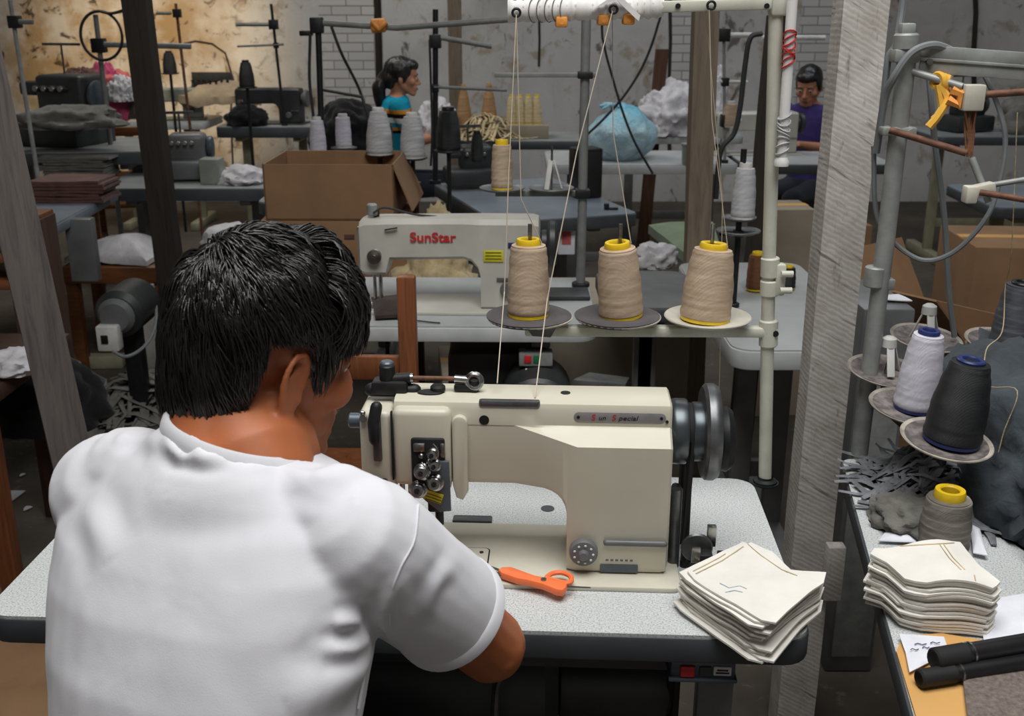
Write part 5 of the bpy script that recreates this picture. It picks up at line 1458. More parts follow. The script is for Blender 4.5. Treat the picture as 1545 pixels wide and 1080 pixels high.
# ---- pale table right, under the right-hand cone
table('pale worktable right of the floor gap, behind the brown post', .71, 2.82, R(0), .38, .9, .73, 'table_light', 'edge_light', 'leg_grey', .05)
table('small dark-topped table behind the middle tan cone', .385, 2.93, 0, .27, .42, .735, 'machine_grey', 'edge_dark', 'leg_grey', .04)
tr_ = onz(1010, 470, .75)
# white crumpled scraps on the floor and tables
def scrapheap(x, y, z, r, label, mat='rag_white', seed=1, cat='scrap', name='cloth_scrap'):
    p = onz(x, y, z); return blob(name, mat, (p.x, p.y, z), r, seed, .4, 2.6, 4, label, cat)
bx1 = thing('wooden_box', 'low grey crate holding scraps between the two pale tables', 'crate', (.32, 3.42, 0))
MB().box((0, 0, .3), (.5, .36, .6), .006).build('body', MT['card_pale'], bx1)
scrapheap(985, 402, .60, (.075, .05, .06), 'white crumpled paper between the middle and right tan cones', seed=3)
sq = onz(856, 392, .60)
MB().box((sq.x, sq.y + .1, .66), (.065, .03, .12), .004).build('patterned_packet', MT['paper'], label='small white and pink packet standing behind the left tan cone', cat='packet')
MB().box((sq.x, sq.y + .0835, .665), (.035, .002, .05), .001).build('pink_print', MT['coral'], bpy.data.objects['patterned_packet'], world=True)
# green cushion board
gp = [onz(x, y, .62) for x, y in ((978, 350), (1010, 345), (1075, 345), (1085, 380), (1050, 402), (1030, 392))]
drape('green_cushion', 'green_cloth', [(p.x, p.y) for p in gp], .615, .02, 3, .035, 'sage green padded board beside the right tan cone', 'cushion', amp=.002)
cone('short brown-orange thread cone with yellow foot, right of the cream stand', onz(1140, 436, .735), .10, .028, .024, 'thread_brown', 'yellow', tip=.008)
cone('tiny black thread cone with yellow rim beside the brown-orange one', onz(1188, 434, .735), .06, .022, .018, 'thread_black', 'yellow', tip=.006)
# ---- posts
b1 = at(1064, 260, 3.3)
post('tall brown weathered post behind the right tan cone', b1.x, 3.3, 0, 3.7, .072, .072, 'wood_brown', 0, -.018)
b2 = at(1140, 200, 3.45)
post('black sooty post behind the cream stand\'s pole', b2.x + .02, 3.45, .0, 1.47, .07, .07, 'wood_black', 0, .02)
bl_ = at(98, 520, 2.2)
post('grey leaning wooden post at the left edge', bl_.x + .024, 2.2, 0, 3.7, .083, .083, 'wood_grey', R(28), -.075)
b3 = at(240, 280, 3.9)
post('dark blackened post left of the head, before the far tables', b3.x + .02, 3.9, 0, 3.7, .082, .082, 'wood_black', 0, -.02)
b4 = at(687, 100, 7.6)
post('pale brown timber post standing before the rear wall', b4.x, 7.6, 0, 3.7, .09, .09, 'wood_brown', 0, .0)
pk = at(976, 190, 6.6)
post('dark brown plank leaning behind the blue bag', pk.x, 6.6, 0, 1.25, .075, .03, 'plank', R(5), .06, 'wooden_plank', 'plank')
cable('black cable looped in front of the sooty post', [at(1150, 50, 3.3), at(1132, 58, 3.3), at(1124, 100, 3.3), at(1117, 160, 3.3), at(1108, 200, 3.3), at(1090, 222, 3.3), at(1084, 250, 3.3), at(1080, 300, 3.3)], .008, 'hose_dark')
# ---- disc rack right
dk = at(1115, 335, 2.75)
st3 = stand('dark disc stand behind the cream pole with a tall white cone', (dk.x, 2.75, .73), 0, .42, [(.2, -.05, .05, .012)], [(0, -.0, .2, .058, 0), (0, 0, .235, .045, .05)], 'iron', .008, dishm='machine_grey')
cone('tall grey-white thread cone on the dark disc stand behind the pole', (dk.x + .005, 2.735, .975), .13, .031, .024, 'thread_grey', 'white_plastic', None)
# ---- dark blue-grey table
A, B_, C_ = V((-.36, 4.72, 0)), V((-.05, 3.80, 0)), V((.49, 3.98, 0))
ux = (C_ - B_); uy = (A - B_)
ctr = (A + C_) / 2
table('blue-grey worktable set at an angle in mid room', ctr.x, ctr.y, math.atan2(ux.y, ux.x), ux.length, uy.length * .96, .75, 'table_blue', 'edge_dark', 'leg_grey', .05, cr=.03)
tm_ = Matrix.Translation(onz(915, 316, .751)) 
MB().box((0, 0, .012), (.02, .015, .024), .003, tm_).box((.02, 0, .004), (.05, .015, .008), .002, tm_).build('tape_weight', MT['black'], label='small black clip on the blue-grey table', cat='clip')
def overlock(label, loc, rz, body='machine_dark', s=1.0, accent='slate'):
    r = thing('overlock_machine', label, 'overlock machine', loc, rz)
    MB().box((0, 0, .05), (.3 * s, .24 * s, .10 * s), .012).build('base', MT[body], r)
    MB().box((.04 * s, .03 * s, .17 * s), (.2 * s, .15 * s, .16 * s), .025, seg=3).build('body', MT[body], r)
    MB().box((-.09 * s, .0, .2 * s), (.1 * s, .06 * s, .05 * s), .015).build('presser_arm', MT[body], r)
    MB().lathe([(0, 0), (.055 * s, 0), (.06 * s, .006), (.06 * s, .02), (.05 * s, .026), (0, .026)], aim((.145 * s, .03 * s, .17 * s), (1, .03 * s, .17 * s)), 24).build('hand_wheel', MT[accent], r)
    for k in range(4): MB().cyl((-.03 * s + .035 * s * k, -.045 * s, .2 * s), (-.03 * s + .035 * s * k, -.08 * s, .205 * s), .011 * s, 12, bev=.002).build('tension_dial', MT['chrome'], r)
    MB().cyl((0, .06 * s, .25 * s), (0, .06 * s, .36 * s), .005, 8).box((0, .06 * s, .355 * s), (.16 * s, .01, .012)).build('thread_guide', MT['steel'], r)
    return r
op = onz(708, 288, .75)
overlock('dark overlock machine with blue plate, on the angled blue-grey table', (op.x, op.y + .1, .75), R(12), 'machine_dark', .72, 'navy')
cone('small black thread cone above the dark overlock machine', at(720, 243, 4.0), .10, .024, .018, 'thread_black', 'black')
# ---- boxes
bxp = at(500, 330, 3.6)
def carton(label, c, w, d, h, rz=0, mat='card', open_=False, flaps=()):
    r = thing('cardboard_box', label, 'box', c, rz)
    t = .006
    if not open_:
        MB().box((0, 0, h / 2), (w, d, h), .004).build('body', MT[mat], r)
        MB().box((0, 0, h + .0005), (w * .99, .05, .001)).build('tape', MT['card_light'], r)
    else:
        m = MB().box((0, 0, t / 2), (w, d, t))
        for sx in (-1, 1): m.box((sx * (w / 2 - t / 2), 0, h / 2), (t, d, h))
        for sy in (-1, 1): m.box((0, sy * (d / 2 - t / 2), h / 2), (w, t, h))
        m.build('body', MT[mat], r)
        for (side, ang_, ln) in flaps:
            if side in 'lr':
                sx = -1 if side == 'l' else 1
                M = TR(sx * (w / 2 - .003), 0, h, 0, sx * R(ang_)) @ Matrix.Translation((sx * ln / 2, 0, 0))
                MB().box((0, 0, 0), (ln, d, .005), 0, M).build('flap', MT[mat], r)
            else:
                sy = -1 if side == 'f' else 1
                M = TR(0, sy * (d / 2 - .003), h, -sy * R(ang_)) @ Matrix.Translation((0, sy * ln / 2, 0))
                MB().box((0, 0, 0), (w, ln, .005), 0, M).build('flap', MT[mat], r)
    return r
carton('open brown cardboard box with drooping right flap, behind the man\'s head', (bxp.x, 3.78, .80), .445, .36, .19, R(-1), 'card', True, (('r', 68, .17), ('b', 75, .12)))
carton('closed brown cardboard box under the open one', (bxp.x + .0, 3.78, .56), .5, .37, .238, R(1), 'card')
for k in range(3): MB().box((bxp.x + .06 + .05 * k, 3.592, .745), (.035, .002, .014)).build('printed_mark', MT['rag_red'], bpy.data.objects['cardboard_box.001'], world=True)
bt_ = thing('wooden_bench', 'dark wooden bench under the two brown cardboard boxes', 'bench', (bxp.x, 3.78, 0))
MB().box((0, 0, .54), (.56, .42, .04), .004).build('top', MT['wood_dark'], bt_)
for sx in (-1, 1):
    for sy in (-1, 1): MB().box((sx * .25, sy * .17, .26), (.05, .05, .52), .004).build('leg', MT['wood_dark'], bt_)
# ---- stand with bar behind the boxes, cones on it
fs = at(484, 235, 4.3)
f1 = thing('frame_stand', 'dark pipe frame with long top bar and orange ribbon, mid room', 'frame stand', (fs.x, 4.3, .75))
FR = V((fs.x, 4.3, .75))
def fq(x, y, d=0): return at(x, y, 4.3 + d) - FR
MB().tube([V((fq(486, 260).x, 0, 0)), fq(480, 40)], .012, 12).build('pole', MT['iron'], f1)
MB().tube([fq(476, 34), fq(600, 42), fq(785, 28)], .012, 12).build('top_bar', MT['grey_pipe'], f1)
MB().box(fq(478, 38), (.05, .045, .06), .006).box(fq(462, 50), (.05, .03, .02), .004).build('corner_joint', MT['iron'], f1)
MB().tube([fq(484, 135, .01), fq(545, 146)], .006, 8).build('lower_rod', MT['iron'], f1)
MB().cyl(fq(560, 39), fq(582, 38), .027, 14, bev=.005).tube([fq(560, 33, -.03), fq(572, 44, -.03), fq(584, 34, -.03)], .008, 6).build('orange_ribbon', MT['orange_tape'], f1)
cable('black cable hanging down the left of the dark pipe frame', [at(468, 52, 4.28), at(467, 120, 4.28), at(473, 180, 4.28), at(476, 250, 4.3)], .006, 'hose_dark')
cable('black cable slanting down from the top bar behind the dark bag', [at(500, 40, 4.28), at(515, 80, 4.3), at(540, 130, 4.4), at(552, 165, 4.4), at(560, 190, 4.4)], .006, 'hose_dark')
ct_ = at(520, 240, 4.45)
table('dark worktable behind the open box, holding white cones', ct_.x - .03, 4.5, 0, .6, .55, .75, 'table_grey', 'edge_dark', 'leg_grey', .05)
for lab, x, yb_, h_, rb, rt, m_, Yq in (('slim white thread cone on the far left behind the open box', 481, 235, 52, 12, 9, 'thread_white', 4.25), ('slim white thread cone before the black bag', 519, 222, 44, 11.5, 10, 'thread_white', 4.45),
                                        ('broad pale grey thread cone left of the striped shirt', 573, 232, 62, 19, 12, 'thread_grey', 3.95), ('broad pale grey thread cone overlapping the striped shirt', 623, 237, 60, 18, 12, 'thread_grey', 3.95), ('broad black thread cone right of the striped shirt', 677, 226, 57, 18, 13, 'thread_black', 3.95)):
    p = at(x, yb_, Yq)
    cn = cone(lab, p, px(h_, Yq) * .98, px(rb, Yq), px(rt, Yq), m_, 'white_plastic' if 'black' not in m_ else 'black', 'thread cones behind the open box')
    d_ = thing('spool_post', 'spool post under the ' + lab.replace(' thread', ''), 'spool post', (p.x, p.y, 0))
    MB().cyl((0, 0, 0), (0, 0, p.z - .005), .008, 10).build('pole', MT['iron'], d_)
    MB().box((0, 0, .01), (.16, .16, .02), .004).build('base', MT['iron'], d_)
    MB().lathe(dish_prof(.055), TR(0, 0, p.z - .0045 - .006), 28).build('spool_dish', MT['machine_dark'], d_)
up_ = at(616, 275, 4.1)
cone('narrow pale thread cone low down right of the open box', up_, px(36, 4.1), px(9, 4.1), px(7, 4.1), 'thread_grey', 'white_plastic')
upp = thing('spool_post', 'short post under the narrow pale cone right of the open box', 'spool post', (up_.x, up_.y, 0))
MB().cyl((0, 0, 0), (0, 0, up_.z - .005), .008, 10).build('pole', MT['iron'], upp)
MB().lathe(dish_prof(.05), TR(0, 0, up_.z - .0105), 24).build('spool_dish', MT['machine_dark'], upp)
# tall pole stands
def polestand(label, x0, y0, x1, y1, Y, zb=.75, bars=(), r=.009, mat='iron', bm_='grey_pipe'):
    b = onz(x0, y0, zb) if Y is None else at(x0, y0, Y)
    b = V((b.x, b.y, zb))
    r_ = thing('thread_stand', label, 'thread stand', b)
    t = at(x1, y1, b.y) - b
    MB().tube([V((0, 0, 0)), t], r, 10).build('pole', MT[mat], r_)
    MB().cyl((0, 0, 0), (0, 0, .015), r * 2.2, 12).build('base_nut', MT['iron'], r_)
    for xa, ya, xb, yb_, rr in bars:
        bb = MB().tube([at(xa, ya, b.y - .01) - b, at(xb, yb_, b.y - .01) - b], rr, 8).build('cross_bar', MT[bm_], r_)
        f = at(x0 + (x1 - x0) * ((ya + yb_) / 2 - y0) / (y1 - y0), (ya + yb_) / 2, b.y) - b
        MB().box(f, (rr * 4.5, rr * 4.5, rr * 5), .003).build('clamp', MT['iron'], bb)
    return r_
polestand('dark tall stand with two bars, right of the striped shirt', 656, 240, 657, 14, 4.7, .75, ((655, 55, 742, 70, .011), (655, 131, 765, 136, .007)), .012)
cable('thin dark cable beside the tall stand right of the striped shirt', [at(648, 60, 4.66), at(650, 120, 4.66), at(652, 200, 4.66), at(650, 250, 4.68)], .005, 'hose_dark')
# far tables along the rear wall
table('long pale table at the back carrying the blue bag', .65, 5.55, 0, .95, .56, .75, 'table_light', 'edge_light', 'leg_grey', .045)
# blue plastic bag
bgp = onz(940, 243, .75)
bg = thing('plastic_bag', 'blue plastic bag stuffed with fabric on the pale rear table', 'bag', (bgp.x + .0, bgp.y + .1, .75))
t = bmesh.new(); bmesh.ops.create_icosphere(t, subdivisions=5, radius=1)
for v in t.verts:
    d = v.co.normalized(); n_ = noise.noise(d * 2.2) * .1 + (1 - 2 * abs(noise.noise(d * 5))) * .035 + noise.noise(d * 14) * .018
    q = 1 + n_
    z = d.z * .15 * q + .12
    if z < 0: z = 0
    w2 = 1 - .25 * max(0, z - .14) / .1
    v.co = V((d.x * .175 * q * w2 + .01 * d.z, d.y * .16 * q * w2, z))
MB().absorb(t).build('bag_body', MT['bag'], bg, ang=80)
kn = MB()
for k in range(9):
    a_ = 2 * PI * k / 9
    kn.tube(curve3([V((-.03 + .012 * math.cos(a_), .012 * math.sin(a_), .245)), V((-.035 + .025 * math.cos(a_), .02 * math.sin(a_), .27)), V((-.05 + .07 * math.cos(a_ + .3), .05 * math.sin(a_), .272 - .012 * (k % 3)))], 5), [.012] * 5 + [.009] * 5 + [.003], 6)
kn.build('knotted_top', MT['bag'], bg, ang=80)
pt = onz(1043, 248, .75)
jr = thing('tin', 'dented pale tin on the rear table, right of the blue bag', 'tin', (pt.x, pt.y, .75))
MB().lathe([(0, 0), (.045, 0), (.047, .003), (.05, .085), (.053, .092), (.048, .094), (.045, .01), (0, .01)], None, 28).build('body', MT['machine_green'], jr)
MB().lathe([(0, .094), (.054, .094), (.055, .102), (0, .104)], None, 28).build('lid', MT['galv'], jr)
table('cluttered pale table at the back behind the tin and the brown post', 1.0, 6.75, 0, .8, .55, .75, 'table_light', 'edge_light', 'leg_grey', .045)
hp = at(1025, 205, 6.35)
blob('white_cloth_heap', 'rag_white', (hp.x, 6.62, .751), (.22, .16, .2), 7, .3, 2.4, 5, 'heap of white cloth on the rear table behind the tin', 'cloth')
blob('white_cloth_heap', 'rag_white', (hp.x + .2, 6.6, .755), (.12, .1, .27), 9, .35, 2.4, 5, 'upright white cloth bundle beside the brown post at the back', 'cloth')
blob('brown_rag', 'rag_tan', (hp.x - .05, 6.57, .751), (.10, .07, .07), 11, .35, 2.4, 4, 'brownish rag in front of the white cloth heap', 'cloth')
# right rear work area
h1 = at(1160, 245, 5.6)
table('pale rear table seen behind the cream pole, with bottles', 1.53, 5.55, 0, .76, .5, .75, 'table_light', 'edge_dark', 'leg_grey', .05)
sewing_head('pale sewing machine partly hidden behind the black sooty post', (1.30, 5.62, .75), R(4), 'ivory', .95)
cp = at(1101, 182, 5.35)
cone('pale tan thread cone standing behind the brown post', (cp.x, 5.35, .93), px(32, 5.35), px(12, 5.35), px(9, 5.35), 'thread_tan', 'white_plastic')
polestand('thin white-barred stand behind the brown post', 1096, 205, 1092, 40, 5.35, .75, ((1088, 53, 1136, 53, .012), (1086, 123, 1128, 124, .008), (1088, 182, 1118, 182, .012)), .008, 'galv', 'white_plastic')
polestand('pale thread stand with a long top bar beside the purple person', 1170, 215, 1168, 30, 5.45, .75, ((1150, 57, 1245, 57, .012),), .008, 'galv', 'white_plastic')
def bottle(label, loc, h, r_, body, band=None):
    b = thing('bottle', label, 'bottle', loc)
    MB().lathe([(0, 0), (r_ * .9, 0), (r_, .005), (r_, h * .68), (r_ * .8, h * .78), (r_ * .35, h * .86), (r_ * .35, h * .92), (0, h * .92)], None, 20).build('body', MT[body], b)
    if band: MB().lathe([(r_ * 1.01, h * .25), (r_ * 1.02, h * .26), (r_ * 1.02, h * .58), (r_ * 1.01, h * .59)], None, 20).build('label_band', MT[band], b)
    MB().lathe([(0, h * .9), (r_ * .42, h * .9), (r_ * .42, h), (0, h)], None, 16).build('cap', MT['yellow' if band else 'white_plastic'], b)
bp = onz(1203, 216, .75)
bottle('white bottle with blue label on the rear table before the purple person', (bp.x + .02, 5.36, .75), .19, .036, 'white_plastic', 'navy')
bottle('plain grey-white bottle right of the blue-labelled one', (bp.x + .095, 5.4, .75), .17, .03, 'galv')
carton('brown carton with red print under the rear table by the cream pole', (1.36, 4.55, .0), .3, .3, .62, R(4), 'card')
MB().box((1.33, 4.396, .53), (.12, .004, .04)).build('red_print', MT['red_ink'], bpy.data.objects['cardboard_box.002'], world=True)
wp_ = at(1178, 355, 3.9)
carton('pale grey upright box behind the tiny black cone', (wp_.x, 3.9, .0), .18, .2, .8, R(3), 'card_pale')
# ---- far right tables, frames and boxes
table('blue-grey table at the far right under the yellow tie', 2.52, 4.55, R(-3), 1.1, .6, .72, 'table_blue', 'edge_dark', 'leg_cream', .045)
table('dusty grey table against the right of the rear wall', 3.2, 6.5, 0, 1.5, .6, .78, 'table_grey', 'edge_dark', 'leg_cream', .05)
overlock('dim overlock machine on the dusty table at the far right', (2.72, 6.5, .78), R(20), 'machine_dark', .9)
blob('dark_cloth_pile', 'rag_slate', (2.72, 4.5, .721), (.18, .14, .09), 23, .3, 2.4, 4, 'dark cloth pile on the blue-grey table at far right', 'cloth')
blob('white_cloth_heap', 'rag_white', (2.95, 4.7, .721), (.12, .1, .16), 25, .35, 2.4, 4, 'white cloth lump on the blue-grey table at the far right edge', 'cloth')
blob('pale_cloth_heap', 'rag_grey', (3.15, 6.4, .781), (.24, .15, .2), 27, .35, 2.4, 4, 'pale grey cloth heap on the dusty table, far right', 'cloth')
cb = onz(1440, 500, .0)
carton('open cardboard box with flaps up on the floor, right of the spool stand', (1.13, 2.68, .0), .3, .3, .72, R(38), 'card', True, (('l', -40, .2), ('b', -60, .18), ('f', 35, .15)))
carton('large brown cardboard box behind the open one at the right edge', (1.98, 3.8, .0), .7, .4, .70, R(-4), 'card')
sc_ = at(1353, 452, 2.2)
scr = drape('scrap', 'paper', [(sc_.x - .025, sc_.y), (sc_.x + .03, sc_.y - .01), (sc_.x + .02, sc_.y + .04), (sc_.x - .02, sc_.y + .03)], sc_.z - .0, .008, 6, .002, 'small white scrap on the grey cabinet behind the spool stand', 'scrap', amp=.004)
cbn = thing('cabinet', 'grey steel cabinet behind the spool stand pole', 'cabinet', (sc_.x - .06, 2.28, 0))
MB().box((.03, 0, sc_.z / 2 - .003), (.11, .26, sc_.z - .008), .006).build('body', MT['machine_grey'], cbn)
MB().box((.03, -.132, sc_.z * .45), (.09, .006, sc_.z * .8), .003).build('door', MT['galv'], cbn)

# ================================================================ left side
T1 = table('long dark-edged table at mid left holding the grey machine', -1.42, 4.86, R(0), .78, .58, .75, 'table_grey', 'edge_dark', 'leg_grey', .055)
gm = onz(290, 268, .75)
overlock('grey machine head on the mid-left table, behind the dark post', (gm.x - .03, 4.83, .75), R(8), 'machine_grey', .82)
gb = onz(352, 258, .75)
MB().box((gb.x, 4.72, .805), (.09, .09, .11), .005).build('motor_box', MT['machine_green'], label='small pale grey control box on the mid-left table', cat='control box')
blob('white_cloth_heap', 'rag_white', (gb.x + .13, 4.74, .751), (.10, .1, .05), 31, .35, 2.4, 4, 'white cloth lying right of the small control box', 'cloth')
blob('white_cloth_heap', 'rag_white', (at(350, 300, 4.5).x + .05, 4.35, .50), (.14, .1, .09), 33, .35, 2.4, 4, 'white crumpled cloth hanging under the mid-left table', 'cloth')
stool('low grey stand with white cloth, under the mid-left table', at(350, 300, 4.5).x + .05, 4.35, .5, .28, 'wood_grey')
# far-left tables against the wall
FA = onz(300, 168, .75)
table('narrow far table under the tan cloth, left rear', -3.0 + .55, 7.55, 0, .75, .5, .75, 'table_light', 'edge_light', 'leg_cream', .05)
mc = at(300, 160, 7.4)
drape('sheet_of_cloth', 'cloth_beige', [(mc.x - .12, 7.35), (mc.x + .42, 7.35), (mc.x + .38, 7.8), (mc.x - .1, 7.8)], .86, .09, 8, .05, 'pale cloth sheets piled on the narrow far-left table', 'cloth', amp=.03)
sewing_head('pale sewing machine beside the dark post on the far-left table', (at(262, 150, 7.45).x, 7.4, .755), R(10), 'machine_green', .9)
bc_ = at(257, 110, 7.3)
cone('black thread cone beside the dark post at the rear wall', bc_, .13, .045, .03, 'thread_black', 'black')
bcp = thing('spool_post', 'spool post under the black cone beside the dark post', 'spool post', (bc_.x, 7.3, 0))
MB().cyl((0, 0, 0), (0, 0, bc_.z - .008), .01, 10).build('pole', MT['iron'], bcp)
MB().lathe(dish_prof(.06), TR(0, 0, bc_.z - .0105), 24).build('spool_dish', MT['machine_dark'], bcp)
rk = at(315, 128, 7.5)
rkr = thing('spool_rack', 'dark rack with a row of small black spools, rear left', 'spool rack', (rk.x, 7.55, .95))
MB().box((0, 0, .0), (.28, .12, .03), .004).box((0, .05, .06), (.28, .02, .1), .004).build('frame', MT['machine_dark'], rkr)
for k in range(7): MB().lathe([(0, .015), (.014, .015), (.014, .02), (.009, .03), (.009, .055), (.014, .06), (0, .065)], TR(-.12 + .04 * k, -.01, 0), 12).build('spool', MT['black'], rkr)
for sx in (-1, 1): MB().box((sx * .12, 0, -.05), (.02, .02, .1)).build('leg', MT['machine_dark'], rkr)
table('grey far table with a dark machine, left of the white cones', at(405, 185, 7.1).x, 7.25, 0, .66, .5, .75, 'table_grey', 'edge_dark', 'leg_cream', .07)
sewing_head('dark cluttered sewing machine on the grey far table', (at(400, 170, 7.1).x, 7.15, .75), R(-8), 'machine_dark', 1.0, None, 'machine_grey')
cone('tall black thread cone before the warm patch of the rear wall', at(373, 131, 6.6), px(34, 6.6), px(11, 6.6), px(7, 6.6), 'thread_black', 'black')
blob('black_cloth_bundle', 'black_cloth', (at(373, 165, 7.1).x, 7.08, .751), (.13, .08, .09), 35, .25, 2.2, 4, 'black cloth bundle under the tall black cone', 'cloth')
dn = thing('spool_post', 'spool post holding the tall black cone at the rear left', 'spool post', (at(373, 131, 6.6).x, 6.6, 0))
MB().cyl((0, 0, 0), (0, 0, at(373, 131, 6.6).z - .008), .01, 10).build('pole', MT['iron'], dn)
MB().lathe(dish_prof(.06), TR(0, 0, at(373, 131, 6.6).z - .01), 24).build('spool_dish', MT['machine_dark'], dn)
MB().box((0, 0, .01), (.25, .25, .02), .004).build('base', MT['iron'], dn)
scrapheap(448, 152, .79, (.10, .08, .05), 'tan cloth scrap on the right end of the grey far table', 'rag_tan', 37, 'cloth')
polestand('thin tall stand with two bars before the rear wall', 428, 165, 409, 6, 7.08, .75, ((356, 37, 412, 37, .012), (358, 70, 428, 67, .007)), .009)
polestand('grey pole with cable loop on the left before the rear wall', 172, 262, 144, 22, 5.2, 0, ((152, 67, 288, 70, .013),), .012, 'grey_pipe')
polestand('thin reddish stand right of the dark post', 288, 160, 265, 5, 6.8, .0, ((236, 20, 258, 20, .01),), .009, 'rust')
lpz = at(153, 54, 5.15)
MB().torus((0, 0, 0), px(29, 5.15), .007, Matrix.Translation(lpz) @ Matrix.Rotation(R(88), 4, 'X') @ Matrix.Diagonal((1, 1.13, 1, 1)), 40, 6).tube(curve3([lpz + V((0, 0, px(33, 5.15))), at(170, 20, 5.15), at(196, 10, 5.15), at(215, -10, 5.15)]), .007, 6).build('cable', MT['hose_dark'], label='black cable coiled in a ring on the grey pole, left', cat='cable')
# pink garments on a chair
pc = at(160, 170, 5.9)
chair('orange-brown chair loaded with pink garments, rear left', pc.x, 6.2, R(195), 1.0, 'wood_orange', .42)
for i, (lab, x, y, r_, m_, sd) in enumerate((('coral garment on top of the pile on the orange-brown chair', 172, 150, (.16, .12, .1), 'coral', 41), ('bright pink garment hanging off the orange-brown chair', 158, 182, (.12, .08, .2), 'pink', 43), ('white garment among the pink ones on the chair', 186, 152, (.07, .07, .09), 'rag_white', 45), ('dark red garment left in the pink pile', 130, 150, (.09, .1, .12), 'rag_red', 47))):
    p = at(x, y, 5.95 - .05 * i)
    blob('garment', m_, p, r_, sd, .3, 2.2, 5, lab, 'garment', 'garments on the orange-brown chair')
blob('grey_garment', 'rag_grey', at(206, 178, 6.0), (.09, .08, .14), 49, .3, 2.2, 4, 'grey garment tucked beside the dark post', 'garment')
# dark machine corner, far left
table('dark far-left table under the black machine', at(95, 200, 4.9).x - .05, 5.2, R(6), .8, .6, .86, 'table_grey', 'edge_dark', 'leg_grey', .06)
overlock('black overlock machine in the dark left corner', (at(80, 150, 5.2).x, 5.25, .86), R(-15), 'machine_dark', 1.3)
blob('cloth_bundle', 'rag_grey', at(105, 192, 4.95), (.22, .14, .07), 51, .28, 2.2, 4, 'grey-brown cloth bundle in front of the black overlock machine', 'cloth')
polestand('thin steel stand along the left edge', 40, 110, 15, 0, 4.6, 0, ((20, 33, 50, 33, .01),), .009, 'galv')
# left table with fabric stacks
A2, B2 = onz(85, 338, .75), onz(179, 287, .75)
dv = (B2 - A2).normalized(); nr = V((-dv.y, dv.x, 0)); Lt = (B2 - A2).length + .3
cc = A2 + dv * (Lt / 2 - .3) + nr * .3
table('blue-grey table at far left with folded fabric stacks', cc.x, cc.y, math.atan2(dv.y, dv.x), Lt, .6, .75, 'table_blue', 'table_blue', 'leg_cream', .04, cr=.02)
random.seed(12)
for j, (x, y, n_, m_, lab) in enumerate(((105, 296, 7, 'rag_red', 'dull red folded fabric in the front stack, far-left table'), (98, 268, 8, 'rag_grey', 'grey folded fabric in the rear stack, far-left table'))):
    b0_ = onz(x, y + 8, .75)
    for k in range(n_):
        w2, d2 = .30 + random.uniform(-.03, .03), .2
        c2 = (b0_.x + random.uniform(-.012, .012), b0_.y + .06 + .13 * j)
        drape('folded_fabric', m_, [(c2[0] - w2 / 2, c2[1] - d2 / 2), (c2[0] + w2 / 2, c2[1] - d2 / 2), (c2[0] + w2 / 2, c2[1] + d2 / 2), (c2[0] - w2 / 2, c2[1] + d2 / 2)], .752 + .0125 * k, .0, k + j * 9, .010, lab, 'fabric', ('red' if j == 0 else 'grey') + ' folded fabrics, far-left table', amp=.004, rings=3, bound=28)
pn = at(110, 385, 3.85)
MB().box((pn.x, 3.95, pn.z), (.1, .05, .24), .004).build('leg_panel', MT['machine_grey'], label='grey steel panel below the far-left table', cat='panel')
# brown bench with white cloth
wb = onz(165, 400, .47)
wbn = thing('wooden_bench', 'orange-brown wooden bench under white cloth, left of the dark post', 'bench', (wb.x, wb.y + .15, 0))
MB().box((0, 0, .43), (.40, .34, .07), .005).build('top', MT['wood_orange'], wbn)
for sx in (-1, 1):
    for sy in (-1, 1): MB().box((sx * .17, sy * .13, .2), (.05, .05, .4), .004).build('leg', MT['wood_orange'], wbn)
q_ = wb + V((0, .15, 0))
drape('white_cloth', 'rag_white', [(q_.x - .2, q_.y - .12), (q_.x + .16, q_.y - .16), (q_.x + .2, q_.y + .12), (q_.x - .14, q_.y + .14)], .475, .07, 3, .02, 'white cloth spread over the orange-brown bench', 'cloth', amp=.015)
MB().box((q_.x + .12, q_.y - .19, .20), (.14, .02, .4), .004).build('white_board', MT['white_plastic'], label='white board leaning on the front of the orange-brown bench', cat='board')
# motor with white plate
mp = onz(180, 545, .0)
mo = thing('clutch_motor', 'grey round motor with white plate near the floor, left of the head', 'motor', (at(188, 500, 3.6).x, 3.65, 0))
mz = at(188, 470, 3.6).z
MB().cyl((0, -.1, mz), (0, .12, mz), .085, 28, bev=.02).build('housing', MT['machine_dark'], mo)
MB().lathe([(0, 0), (.06, 0), (.065, .01), (.05, .03), (0, .035)], aim((0, -.1, mz), (0, -1, mz)), 24).build('end_cover', MT['machine_grey'], mo)
pz = at(180, 510, 3.5).z
pl = MB().box((-.02, -.14, pz), (.075, .05, .09), .006).build('switch_plate', MT['white_plastic'], mo)
MB().box((-.028, -.167, pz), (.024, .006, .03), .002).build('switch', MT['black'], pl)
MB().box((0, 0, .02), (.2, .2, .04), .006).box((0, .03, mz / 2), (.06, .06, mz - .02), .004).build('mount', MT['iron'], mo)
cable('grey flex looping from the motor to the table leg', [at(170, 530, 3.4), at(190, 538, 3.42), at(215, 525, 3.5), at(232, 500, 3.6), at(236, 470, 3.7), at(230, 440, 3.75)], .006, 'hose')
# rag heap on the floor
rg = onz(207, 640, 0)
strips('rag_heap', 'rag_grey', (rg.x, rg.y + .05, 0), .21, .2, .2, 190, 8, 'heap of long grey cotton strips on the floor by the leaning post', 'fabric waste', .014, .26, kind='stuff')
